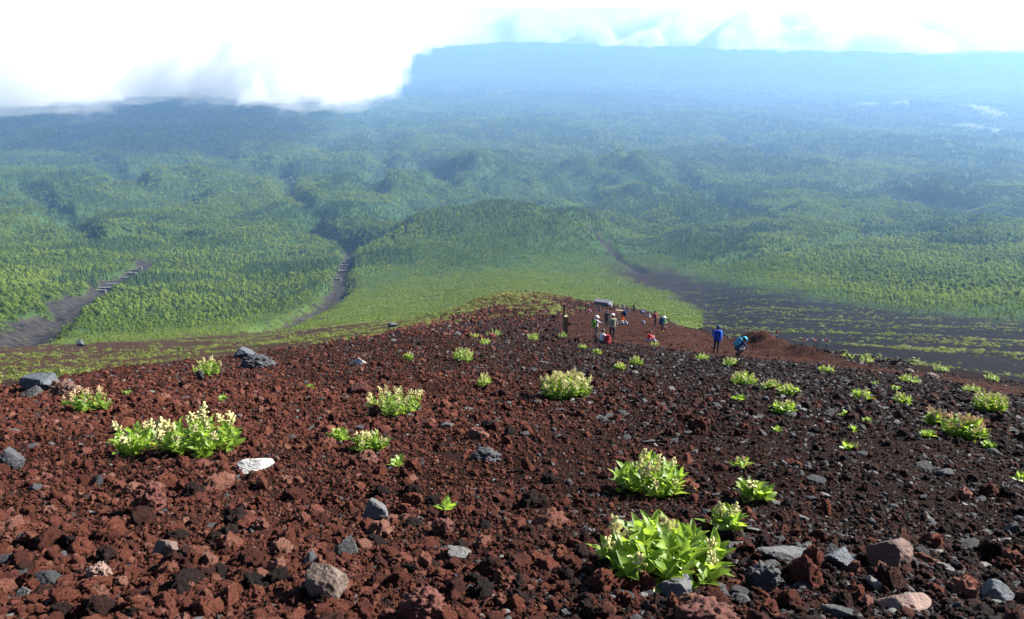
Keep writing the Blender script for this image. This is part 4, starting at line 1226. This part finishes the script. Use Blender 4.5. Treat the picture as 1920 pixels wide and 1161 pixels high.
def person(px, py, face, label, J=None, hgt=1.66, top=(.3,.3,.3), legs=(.03,.03,.035), shoes=(.05,.04,.035), gait=None, hat=None, hair=True, short=False, y0=41, vox=.0135, dist=None, sleeve=True):
    """face: bearing the person looks towards, degrees clockwise from straight ahead"""
    if dist: p = cpos(px, py, dist); p[2] = float(H(p[0], p[1]))
    else: p = hit(px, py, y0)
    j = dict(BASEJ); j.update(J or {})
    S, T, L, B_ = 0, 1, 2, 3
    g = 3 if gait is None else 4
    pr = []
    sk = T if sleeve else S
    for s in 'lr':
        pr.append((j['h'+s], j['k'+s], .092, .060, L, .05)); pr.append((j['k'+s], tuple(np.array(j['k'+s])*.45 + np.array(j['a'+s])*.55), .058, .052, S if short else L, .03))
        pr.append((tuple(np.array(j['k'+s])*.45 + np.array(j['a'+s])*.55), j['a'+s], .052, .044, g, .03))
        pr.append((tuple(np.array(j['a'+s]) - np.array([0,.03,.035])), j['t'+s], .048, .040, B_, .02))
        pr.append((j['s'+s], j['e'+s], .056, .044, T, .03)); pr.append((j['e'+s], j['w'+s], .043, .031, sk, .02))
        hand(pr, j['w'+s], j['e'+s], -1 if s == 'l' else 1)
    pr.append((j['hl'], j['hr'], .105, .105, L, .05)); pr.append((j['pel'], j['wa'], .125, .120, L, .06))
    wa, ch = np.array(j['wa']), np.array(j['ch'])
    pr.append((tuple(wa), tuple(ch), .125, .135, T, .06))
    sl, sr = np.array(j['sl']), np.array(j['sr'])
    pr.append((tuple(sl*.75 + ch*.25), tuple(sr*.75 + ch*.25), .085, .085, T, .06))
    pr.append((tuple(ch*.3 + np.array(j['nk'])*.7), tuple(np.array(j['nk'])*.6 + np.array(j['hd'])*.4), .052, .050, S, .02))
    hd = np.array(j['hd']); up = hd - np.array(j['nk']); up /= np.linalg.norm(up)
    fw = np.cross(np.array([1., 0, 0]), up); fw = fw if fw[1] * 1 > -.2 else -fw
    fw = np.array([0, 1, 0]) - up * up[1]; fw = fw / max(1e-6, np.linalg.norm(fw))
    if 'look' in j:
        fw = np.array(j['look'], float); fw -= up * (fw @ up); fw /= np.linalg.norm(fw)
    rt = np.cross(fw, up)
    q = lambda f, u, r=0: tuple(hd + fw*f + up*u + rt*r)
    pr.append((q(-.02, .03), q(.0, .035), .098, .092, S, .03)); pr.append((q(.025, -.05), q(.04, -.085), .066, .040, S, .03))
    pr.append((q(.088, .0), q(.104, -.030), .012, .017, S, .012)); pr.append((q(.082, .022, -.04), q(.082, .022, .04), .018, .018, S, .012))
    pr.append((q(.078, -.068, -.02), q(.078, -.068, .02), .013, .013, S, .008))
    for sg in (-1, 1): pr.append((q(-.01, .015, sg*.095), q(-.015, -.025, sg*.095), .018, .013, S, .008))
    V, Q, mi = surf(pr, vox)
    k = hgt / 1.70; V = V * k
    zmin = min(j['al'][2], j['ar'][2], j['tl'][2], j['tr'][2]) - .05
    mats = [SKIN, C_(top), C_(legs), C_(shoes)] + ([C_(gait)] if gait else [])
    me = np_mesh('person', V, Q, mats, True, mi)
    o = link('person', me); o.rotation_euler = (0, 0, -math.radians(face)); o.location = p
    o.location.z = float(H(p[0], p[1])) - .0
    tag(o, label, 'person', 'hikers on the slope')
    eb = MB()
    for sg in (-1, 1): eb.add(OCT * .011 * k + np.array(q(.088, .008, sg*.032)) * k, OCTF, 0)
    eb.build('eyes', EYE, o, smooth=True)
    if hair:
        hp = [(q(-.03, .045), q(.0, .055), .100, .094, 0, .03), (q(-.05, .0), q(-.05, -.05), .085, .070, 0, .03)]
        v, f, _ = surf(hp, .018); link('hair', np_mesh('hair', v * k, f, [HAIR], True), o)
    if hat:
        col, brim = hat
        hb = MB(); N = 16
        prof = [(.128 if brim != 'helmet' else .118, .035), (.118, .08), (.095, .125), (.055, .148), (0.002, .155)]
        if brim == 'wide': prof = [(.20, .02), (.19, .032), (.122, .045)] + prof[1:]
        Vh = []
        for rr_, zz in prof:
            for i in range(N):
                w = 2*math.pi*i/N; ext = 1.0
                f_ = math.cos(w)
                e2 = (.085 if (brim == 'cap' and zz < .04 and f_ > .35) else 0) * (f_ - .35) / .65
                Vh.append(np.array(q((rr_*1.06 + e2) * f_ - .012, zz, rr_ * math.sin(w) * .98)) * k)
        Fh = [(a*N+i, a*N+(i+1) % N, (a+1)*N+(i+1) % N, (a+1)*N+i) for a in range(len(prof)-1) for i in range(N)]
        hb.add(Vh, Fh, 0)
        ho = hb.build('hat', C_(col), o, smooth=True)
        sm = ho.modifiers.new('thickness', 'SOLIDIFY'); sm.thickness = .006
    o['_k'] = k
    return o, j, k

def backpack(body, j, k, col, lid, label, s=1.0, low=0):
    ch, wa = np.array(j['ch']) * k, np.array(j['wa']) * k
    up = ch - wa; up /= np.linalg.norm(up); rt = np.array([1., 0, 0]); bk = np.cross(up, rt); bk = -bk if bk[1] > 0 and up[2] > .5 else bk
    if up[2] <= .5: bk = np.cross(rt, up); bk = bk if bk[2] > 0 else -bk
    c = (ch * .75 + wa * .25) + bk * (.14 * k + .10 * s)
    u, h = up * .20 * s, rt * .085 * s
    e = link('backpack', None)
    R = Matrix.Rotation(body.rotation_euler.z, 3, 'Z')
    e.location = Vector(body.location) + R @ Vector(c); e.rotation_euler = body.rotation_euler
    tag(e, label, 'backpack', 'backpacks of the hikers')
    V, Q, _ = surf([(-u - h, u - h, .10*s, .09*s, 0, .05), (-u + h, u + h, .10*s, .09*s, 0, .05), (-u*.8 + bk*.06*s, u*.2 + bk*.05*s, .10*s, .08*s, 0, .05)], .02)
    link('pack_body', np_mesh('pack_body', V, Q, [C_(col)], True), e)
    V, Q, _ = surf([(u*1.15 - h*1.05 , u*1.15 + h*1.05, .075*s, .075*s, 0, .04)], .018)
    link('lid', np_mesh('lid', V, Q, [C_(lid)], True), e)
    for sg in (-1, 1):
        V, Q, _ = surf([(-u*.8 + rt*sg*.16*s, -u*.1 + rt*sg*.16*s, .05*s, .045*s, 0, .02)], .018)
        link('side_pocket', np_mesh('side_pocket', V, Q, [C_(lid)], True), e)
        mb = MB(); fr = -bk
        pts = [Vector(u*.75 + rt*sg*.09*k + fr*.06), Vector(u*1.05 + rt*sg*.12*k + fr*(.10*s + .16*k)), Vector(u*.55 + rt*sg*.13*k + fr*(.10*s + .27*k)), Vector(-u*.3 + rt*sg*.15*k + fr*(.10*s + .20*k)), Vector(-u*.7 + rt*sg*.14*k + fr*.05)]
        mb.tube(pts, .016, 6); mb.build('strap', C_(tuple(x*.5 for x in col)), e, smooth=True)
    return e

def pole(body, j, k, side, label, lean=(.05, .12)):
    w = Vector(j['w'+side]) * k; R = Matrix.Rotation(body.rotation_euler.z, 3, 'Z')
    el = Vector(j['e'+side]) * k; d = (w - el).normalized()
    p = Vector(body.location) + R @ (w + d * .08)
    mb = MB()
    foot = p + Vector((lean[0], lean[1], 0)); foot.z = float(H(foot.x, foot.y)) - .02
    e = link('trekking_pole', None); e.location = foot; tag(e, label, 'pole', 'trekking poles')
    b = MB(); b.tube([Vector((0,0,0)), (p - foot)], [.007, .011], 6); b.build('shaft', plain('pole_metal', (.35, .35, .36), .35, .1, 10, .5), e, smooth=True)
    g = MB(); t = (p - foot); n = t.normalized(); g.tube([t - n*.05, t + n*.09], [.016, .018], 7); g.build('grip', C_((.03,.03,.03)), e, smooth=True)
    bk = MB(); bk.tube([n*.06, n*.066], [.03, .03], 8); bk.build('basket', C_((.03,.03,.03)), e)
    return e

SIT = dict(pel=(0,0,.13), hl=(-.09,0,.13), hr=(.09,0,.13), kl=(-.13,.36,.42), kr=(.13,.36,.40), al=(-.12,.55,.07), ar=(.12,.58,.07), tl=(-.13,.72,.05), tr=(.13,.74,.05),
           wa=(0,.02,.28), ch=(0,.08,.50), sl=(-.17,.08,.62), sr=(.17,.08,.62), nk=(0,.11,.69), hd=(0,.18,.82), el=(-.24,.22,.44), er=(.24,.22,.44), wl=(-.13,.42,.47), wr=(.13,.42,.46))
WALK = dict(kl=(-.10,.20,.55), al=(-.11,.16,.10), tl=(-.12,.33,.06), kr=(.10,-.02,.50), ar=(.11,-.24,.12), tr=(.12,-.10,.05), ch=(0,.08,1.25), sl=(-.18,.09,1.37), sr=(.18,.09,1.37), nk=(0,.11,1.44), hd=(0,.17,1.57), wa=(0,.03,1.04),
            el=(-.25,.02,1.12), er=(.25,.12,1.10), wl=(-.24,.20,.98), wr=(.22,.34,1.06))
REACH = dict(er=(.30,.22,1.24), wr=(.28,.48,1.24), el=(-.26,.0,1.13))
BENT = dict(wa=(0,.06,1.02), ch=(0,.26,1.14), sl=(-.18,.36,1.16), sr=(.18,.36,1.16), nk=(0,.42,1.20), hd=(0,.54,1.26), el=(-.24,.46,.92), er=(.24,.46,.92), wl=(-.18,.56,.70), wr=(.18,.56,.70), kl=(-.10,.12,.50), kr=(.10,.08,.50), look=(0, .6, -.8))
CROUCH = dict(pel=(0,-.05,.50), hl=(-.09,-.05,.50), hr=(.09,-.05,.50), kl=(-.12,.32,.48), kr=(.12,.28,.40), al=(-.12,.06,.09), ar=(.12,-.05,.10), tl=(-.13,.22,.04), tr=(.13,.12,.04), wa=(0,.02,.62), ch=(0,.18,.80), sl=(-.18,.26,.86), sr=(.18,.26,.86), nk=(0,.31,.92), hd=(0,.42,1.01), el=(-.24,.40,.62), er=(.24,.40,.62), wl=(-.16,.52,.42), wr=(.16,.52,.42), look=(0, .7, -.6))
STANDPOLE = dict(wr=(.30,.22,1.02), er=(.27,.0,1.12), wl=(-.28,.16,1.02))
b, j, k = person(1117, 634, 65, 'hiker in a white cap and pale lilac shirt holding out an arm, green backpack on', REACH, 1.52, (.55,.50,.58), (.30,.24,.20), (.03,.03,.03), hat=((.85,.85,.85), 'cap'), short=False, gait=(.03,.03,.035))
backpack(b, j, k, (.16,.34,.03), (.05,.07,.06), 'lime green backpack on the hiker in the white cap', .95)
pole(b, j, k, 'r', 'thin trekking pole held out by the hiker in the white cap')
b, j, k = person(1147, 637, 8, 'tall hiker in a pale helmet-like hat and grey shirt seen from behind', STANDPOLE, 1.76, (.17,.19,.21), (.030,.034,.045), (.03,.03,.03), hat=((.62,.62,.60), 'helmet'))
backpack(b, j, k, (.22,.23,.17), (.26,.30,.14), 'grey-green backpack on the tall hiker seen from behind', 1.05)
b, j, k = person(1127, 647, 40, 'small dark-haired child in white seated at the rubble edge', SIT, 1.35, (.62,.60,.62), (.05,.06,.09), (.03,.03,.03), y0=38)
V, Q, _ = surf([((-.06,0,.12), (-.06,0,.34), .12, .11, 0, .05), ((.06,0,.12), (.06,0,.34), .12, .11, 0, .05), ((0,-.08,.12), (0,-.07,.24), .09, .08, 0, .05)], .02)
rp = link('backpack', None); q_ = hit(1138, 647, 38); rp.location = q_; tag(rp, 'rounded red backpack standing beside the seated child in white', 'backpack', 'backpacks of the hikers')
link('pack_body', np_mesh('pack_body', V, Q, [C_((.36,.03,.03))], True), rp)
V, Q, _ = surf([((-.08,0,.44), (.08,0,.44), .075, .075, 0, .05)], .02); link('lid', np_mesh('lid', V, Q, [C_((.30,.025,.025))], True), rp)
b, j, k = person(1168, 606, -40, 'hiker in bright orange trousers with a navy backpack farther down the trail', None, 1.66, (.05,.06,.10), (.75,.14,.02), (.05,.04,.04), y0=60, hat=((.10,.10,.12), 'cap'))
backpack(b, j, k, (.015,.025,.09), (.02,.03,.07), 'navy backpack on the hiker in orange trousers', 1.1)
b, j, k = person(1137, 612, 180, 'person in a dark jacket standing behind the two hikers', None, 1.6, (.035,.05,.055), (.04,.05,.06), (.03,.03,.03), y0=55)
b, j, k = person(1241, 624, 62, 'walking child in a white sun hat, green shirt and yellow gaiters', WALK, 1.46, (.10,.32,.12), (.05,.05,.08), (.04,.035,.03), gait=(.80,.42,.02), hat=((.82,.80,.74), 'wide'), y0=42)
backpack(b, j, k, (.02,.04,.16), (.03,.05,.12), 'dark blue backpack on the child with yellow gaiters', 1.0)
b, j, k = person(1215, 641, 75, 'child in a red shirt and pale trousers sitting on the trail', SIT, 1.4, (.55,.04,.04), (.38,.36,.46), (.40,.38,.42), y0=40)
b, j, k = person(1342, 662, 12, 'hiker in a bright blue jacket and dark cap seen from behind', STANDPOLE, 1.70, (.05,.22,.62), (.035,.04,.05), (.03,.03,.03), hat=((.02,.05,.12), 'cap'), y0=41)
backpack(b, j, k, (.015,.05,.38), (.02,.06,.42), 'deep blue backpack on the hiker in the bright blue jacket', 1.15)
pole(b, j, k, 'r', 'trekking pole in the right hand of the hiker in blue', (.03, .05))
b, j, k = person(1381, 674, 70, 'hiker in a turquoise sun hat crouching forward beside the earth bank', CROUCH, 1.62, (.03,.04,.16), (.04,.05,.07), (.03,.03,.03), hat=((.05,.36,.55), 'wide'), y0=40)
backpack(b, j, k, (.05,.28,.38), (.04,.22,.32), 'turquoise backpack on the crouching hiker', .95)
for px, py, f, col, lg, lab, ps, d in (
    (1228, 601, 150, (.25,.03,.05), (.03,.03,.04), 'distant person in dark red behind the child with yellow gaiters', None, 72),
    (1188, 583, 60, (.03,.035,.04), (.03,.03,.04), 'distant person in black standing at the right end of the railing', None, 128),
    (1168, 582, 200, (.45,.46,.48), (.10,.10,.12), 'distant person in pale grey standing behind the wooden bench', None, 132),
    (1203, 586, 120, (.10,.20,.45), (.05,.05,.06), 'distant person in blue sitting below the railing', SIT, 112),
    (1218, 593, 240, (.40,.41,.44), (.20,.20,.22), 'distant person in light grey sitting on the edge of the trail', SIT, 98),
    (1178, 582, 20, (.16,.17,.18), (.06,.06,.07), 'distant person in dark grey sitting left of the one in black', SIT, 122),
    (1124, 581, 30, (.10,.11,.16), (.05,.05,.06), 'distant person in dark clothes sitting in front of the hut', SIT, 118),
    (1103, 579, 100, (.42,.10,.12), (.25,.25,.28), 'distant person in red sitting beside the short post', SIT, 112),
    (1455, 633, 30, (.55,.04,.06), (.10,.10,.12), 'tiny far hiker in red on the lower path, alone', None, 150)):
    person(px, py, f, lab, ps, 1.62, col, lg, (.03,.03,.03), vox=.03, dist=d)
for i in range(9):
    col = [(.6,.05,.06), (.7,.7,.7), (.05,.05,.3), (.6,.6,.65), (.65,.10,.08), (.1,.1,.12), (.7,.68,.6), (.55,.05,.10), (.15,.3,.6)][i]
    cn = ['red', 'white', 'navy', 'pale grey', 'orange-red', 'black', 'cream', 'crimson', 'blue'][i]
    person([1506, 1512, 1516, 1523, 1529, 1532, 1541, 1546, 1553][i], 641, 40 + 70 * i, 'tiny far hiker in %s sitting in the row on the lower path' % cn, SIT, 1.5, col, (.05,.05,.06), (.03,.03,.03), vox=.045, dist=[142, 147, 144, 152, 143, 149, 146, 155, 148][i], hair=True)

# ------------------------------------------------------------------ things left on the trail
for px, py, col, lab, y0 in ((1166, 607, (.55,.55,.58), 'pale bag on the ground in front of the hiker in orange', 55), (1173, 608, (.42,.44,.50), 'light grey bag right of the pale bag', 55), (1206, 607, (.40,.38,.50), 'lilac-grey bag on the trail left of the walking child', 50)):
    e = link('bag', None); e.location = hit(px, py, y0); tag(e, lab, 'bag', 'bags left on the trail')
    V, Q, _ = surf([((-.10,0,.12), (.10,0,.13), .12, .12, 0, .05), ((-.05,.03,.24), (.05,.02,.28), .10, .09, 0, .05)], .025)
    link('bag_body', np_mesh('bag_body', V, Q, [C_(col)], True), e)
    mb = MB(); mb.tube([(-.12,-.05,.24), (-.05,-.1,.36), (.08,-.1,.36), (.14,-.05,.24)], .015, 6); mb.build('handle', C_((.05,.05,.06)), e, smooth=True)

# ------------------------------------------------------------------ posts, hut, railing, stakes, dams
def wood(name, c1, c2):
    t = NT(name); oc = t.n('TexCoord').outputs['Object']
    mp = t.n('Mapping'); mp.inputs['Scale'].default_value = (14, 14, 1.2); t.l(oc, mp.inputs[0])
    n = t.noise(2.0, 6, .65, mp.outputs[0]); t.base(t.ramp(n, [(.3, c1), (.7, c2)])); t.bump(n, .4, .02); return t.m
M_WOOD = wood('weathered_post_wood', (.075, .038, .020), (.15, .080, .045))
M_TAN = wood('pale_timber', (.36, .25, .17), (.52, .38, .27))
M_YEL = plain('yellow_paint', (.62, .38, .06), .6, .15, 8)
M_METAL = plain('rusty_iron', (.055, .030, .020), .75, .4, 20)
M_WALL = plain('hut_grey_wall', (.14, .145, .17), .9, .1, 2, .05)
M_WHITE = plain('hut_white_trim', (.5, .5, .5), .6, .08, 3)
M_ROOF = plain('hut_roof_sheet', (.085, .088, .105), .9, .15, 2, .05)
M_CONC = plain('dam_concrete', (.16, .155, .145), .9, .2, .6)
def wpost(px, py, h, w, label, y0, rot=.3, band=False):
    e = link('wooden_post', None); e.location = hit(px, py, y0); e.rotation_euler = (0, 0, rot); tag(e, label, 'post', 'wooden trail posts')
    mb = MB(); mb.box((0, 0, h/2 - .1), (w, w, h + .2)); mb.build('shaft', M_WOOD, e)
    c = MB(); c.box((0, 0, h + .02), (w * 1.02, w * 1.02, .04), taper=.8); c.build('cap', M_TAN if band else M_WOOD, e)
    if band:
        s = MB(); s.box((w/2 + .006, 0, h * .30), (.01, w * .6, h * .42)); s.build('painted_strip', M_YEL, e)
    return e
wpost(1060, 629, 1.50, .24, 'thick square wooden post with a yellow strip, nearest of the posts', 43, .35, True)
wpost(1057, 612, 2.3, .17, 'thinner wooden post just behind the thick one', 62, .2)
wpost(1098, 581, 1.15, .16, 'short dark wooden post near the hut', 105, .2)
wpost(1103, 579, .9, .12, 'small dark stump post right of the short dark post', 112, .2)

def hut():
    p = cpos(1127, 577, 150); p[2] = float(H(p[0], p[1])) - .75
    e = link('trail_hut', None); e.location = p; e.rotation_euler = (0, 0, math.radians(-14)); tag(e, 'small grey hut with a white door frame at the end of the trail', 'hut')
    mb = MB(); mb.box((0, 1.0, .35), (2.7, 2.0, 2.1)); mb.build('wall', M_WALL, e)
    r = MB(); R = Euler((.0, .06, 0)).to_matrix(); r.box((0, 1.0, 1.47), (2.76, 2.06, .07), R); r.build('roof', M_ROOF, e)
    d = link('door', None, e)
    f = MB()
    f.box((1.52, -.35, .35), (.12, .14, 2.0)); f.box((2.00, -.35, .35), (.12, .14, 2.0)); f.box((1.76, -.35, 1.31), (.36, .14, .12)); f.build('door_frame', M_WHITE, d)
    g = MB(); g.box((1.76, -.30, .30), (.34, .05, 1.9)); g.build('door_leaf', M_WHITE, d)
    w = MB(); w.box((1.73, .75, .30), (.66, 1.9, 1.9)); w.build('porch', M_WALL, e)
    s = MB()
    for i in range(6): s.box((-1.2 + i * .46, -.012, .35), (.03, .02, 2.0))
    s.build('batten', M_ROOF, e)
hut()
def railing():
    a, b_ = cpos(1150, 579, 140), cpos(1192, 584, 128)
    e = link('railing', None); a[2] = float(H(a[0], a[1])); e.location = a; tag(e, 'dark wooden railing running right from the hut', 'railing')
    n = 6; tops = []
    for i in range(n):
        t = i / (n - 1); q = a * (1-t) + b_ * t; q[2] = float(H(q[0], q[1])); l = Vector(q - a); tops.append(l)
        mb = MB(); mb.box(l + Vector((0, 0, .5)), (.10, .10, 1.2)); mb.build('post', M_WOOD, e)
    for hz in (.55, 1.0):
        mb = MB(); mb.tube([t + Vector((0, -.07, hz)) for t in tops], .04, 6); mb.build('rail', M_WOOD, e, smooth=True)
railing()
def bench():
    p = cpos(1162, 583, 122); p[2] = float(H(p[0], p[1]))
    e = link('wooden_bench', None); e.location = p; e.rotation_euler = (0, 0, -.1); tag(e, 'pale timber bench in front of the railing', 'bench')
    for i in range(3):
        mb = MB(); mb.box((0, -.16 + i * .16, .42), (1.3, .14, .05)); mb.build('plank', M_TAN, e)
    mb = MB(); mb.box((0, .28, .62), (1.3, .04, .22), Euler((-.2, 0, 0)).to_matrix()); mb.build('backrest', M_TAN, e)
    for x in (-.5, .5):
        for y in (-.14, .14):
            mb = MB(); mb.box((x, y, .18), (.07, .07, .44)); mb.build('leg', M_TAN, e)
bench()
for n_, (px, py, ln, h, lab) in enumerate(((1356, 631, .15, .9, 'iron stake right behind the hiker in blue'), (1381, 641, .55, 1.3, 'long leaning iron stake left of the earth bank'), (1404, 633, -.3, .8, 'short iron stake on top of the earth bank'), (1455, 648, .1, .9, 'iron stake on the crest of the dark bank'),
        (1497, 662, .4, 1.2, 'leaning iron stake, first of the four at the right end of the bank'), (1519, 665, .35, 1.2, 'leaning iron stake, second of the four at the right end of the bank'), (1530, 660, .15, 1.0, 'upright iron stake, third of the four at the right end of the bank'), (1543, 664, .3, 1.1, 'leaning iron stake, last of the four at the right end of the bank'))):
    p = hit(px, py, 41); e = link('iron_stake', None); e.location = p; tag(e, lab, 'stake', 'iron stakes along the bank')
    mb = MB(); mb.tube([(0,0,-.15), (ln*.4*h, 0, h*.5), (ln*h, .03, h)], [.022, .020, .016], 6); mb.build('rod', M_METAL, e, smooth=True)
    mb = MB(); mb.tube([(ln*h*.97, .03, h*.97), (ln*h*.97 + .05, .03, h*1.0), (ln*h*.97 + .05, .03, h*.93)], .011, 6); mb.build('eye_loop', M_METAL, e, smooth=True)

def dam(px, py, wpx, label, y0=300, ang=0.0):
    p = hit(px, py, y0); rg = float(np.linalg.norm(p)); w = wpx * rg / F
    e = link('check_dam', None); e.location = p; e.rotation_euler = (0, 0, ang); tag(e, label, 'dam', 'concrete check dams in the gullies')
    z = lambda x: float(H(p[0] + x * math.cos(ang), p[1] + x * math.sin(ang))) - p[2]
    mb = MB(); mb.box((0, 0, .2), (w, 1.6, 2.6), taper=.96); mb.build('wall', M_CONC, e)
    c = MB(); c.box((0, -.1, 1.56), (w * 1.01, 2.0, .3)); c.build('crest', M_CONC, e)
    for sx in (-1, 1):
        v = MB(); v.box((sx * (w * .5 + w * .06), -.5 * sx - .3, .7), (w * .16, 1.5, 3.0), Euler((0, 0, -sx * .35)).to_matrix()); v.build('wing_wall', M_CONC, e)
for i, (px, py, w) in enumerate(((184, 546, 22), (197, 541, 26), (214, 534, 22), (227, 522, 28), (238, 513, 26), (248, 507, 20), (257, 503, 14))):
    dam(px, py, w, ['lowest', 'second lowest', 'third lowest', 'middle', 'third highest', 'second highest', 'highest'][i if i < 7 else 6] + ' pale concrete check dam in the left gully')
for i, (px, py, w) in enumerate(((626, 524, 22), (632, 509, 30), (637, 498, 26), (639, 493, 24), (643, 489, 20), (648, 485, 14))):
    dam(px, py, w, ['lowest', 'second lowest', 'third lowest', 'third highest', 'second highest', 'highest'][i] + ' pale concrete check dam in the central gully')

def cloud_part(parent, dens, grow, rise, name):
    t = NT(name + '_vapour'); t.t.nodes.remove(t.p)
    v = t.n('VolumePrincipled'); v.inputs['Color'].default_value = (1, 1, 1, 1); v.inputs['Density'].default_value = dens
    v.inputs['Anisotropy'].default_value = .3
    t.l(v.outputs[0], t.out.inputs['Volume'])
    nc, nl = 560, 260
    pxs = np.linspace(-900, 2700, nc); ls = np.linspace(math.log(2600), math.log(64000), nl)
    PXg, Lg = np.meshgrid(pxs, ls)
    Yg = np.exp(Lg); Xg = (PXg - 960) / F * Yg * (CP + .07 * SP)
    BASE = -420.0 - 130 * sstep(720, 900, PXg)
    w1 = fbm(Xg / 1100, Yg / 1400, 51., 4, .55); w2 = fbm(Xg / 230, Yg / 360, 57., 3, .6); w3 = fbm(Xg / 75, Yg / 120, 71., 3, .6)
    pw = PXg + 42 * w1 + (34 * w2 + 12 * w3) * (1 - .9 * sstep(740, 800, PXg)) - grow * .05
    pyedge = np.interp(pw, [-900, 0, 120, 240, 300, 420, 520, 640, 705, 735, 748, 800, 930, 1130, 1370, 1600, 1900, 2700],
                           [215, 206, 204, 184, 180, 188, 198, 198, 180, 128, 104, 86, 76, 80, 90, 95, 95, 92])
    yedge = (CAMZ - BASE) / T_of(pyedge)
    far = sstep(730, 770, PXg)
    dm = (Yg - yedge) + 300 * w1 * (1 + 1.6 * far) + (480 * w2 + 120 * w3) * (1 - .85 * far) + grow       # metres inside the edge
    thick = (1 - np.exp(-np.maximum(dm, 0) / (900 + 2600 * far))) * (620 + 500 * far) * rise
    puff = np.abs(w1) * 240 + np.abs(fbm(Xg / 260, Yg / 330, 63., 3)) * 110
    thick = thick + puff * sstep(0, 700, dm) * (1 - .4 * far)
    ins = dm > 0
    con = np.zeros_like(ins); con[-1] = ins[-1]
    for _ in range(900):                     # keep only what hangs together with the bank
        g = con.copy(); g[1:] |= con[:-1]; g[:-1] |= con[1:]; g[:, 1:] |= con[:, :-1]; g[:, :-1] |= con[:, 1:]
        g &= ins
        if (g == con).all(): break
        con = g
    ins = con
    low = BASE - 30 * sstep(0, 600, dm) + 60 * w2 * sstep(0, 250, dm)
    top = np.maximum(BASE + thick, low + .5)
    cell = ins[:-1, :-1] | ins[1:, :-1] | ins[:-1, 1:] | ins[1:, 1:]
    idx = np.arange(nc * nl).reshape(nl, nc)
    border = np.zeros((nl, nc), bool); border[0] = border[-1] = True; border[:, 0] = border[:, -1] = True
    solid = ins & ~border
    ti = idx; bi = np.where(solid, idx + nc * nl, idx)
    V = np.concatenate([np.stack([Xg, Yg, np.where(solid, top, BASE)], -1).reshape(-1, 3), np.stack([Xg, Yg, low], -1).reshape(-1, 3)])
    q = lambda I: np.stack([I[:-1, :-1], I[:-1, 1:], I[1:, 1:], I[1:, :-1]], -1)[cell]
    qa, qb = q(ti), q(bi)
    Tr = np.concatenate([qa[:, [0, 1, 2]], qa[:, [0, 2, 3]], qb[:, [2, 1, 0]], qb[:, [3, 2, 0]]])
    Tr = Tr[(solid.ravel()[Tr % (nc*nl)]).any(1)]
    used = np.unique(Tr); mp = np.full(len(V), -1); mp[used] = np.arange(len(used))
    return link(name, np_mesh(name, V[used], mp[Tr], [t.m], True), parent)
cl = link('cloud', None)
tag(cl, 'bright white cloud bank hanging over the valley, thickest at the upper left', 'cloud')
cloud_part(cl, .0046, 0, 1.0, 'core')
cloud_part(cl, .0008, 420, .7, 'veil')
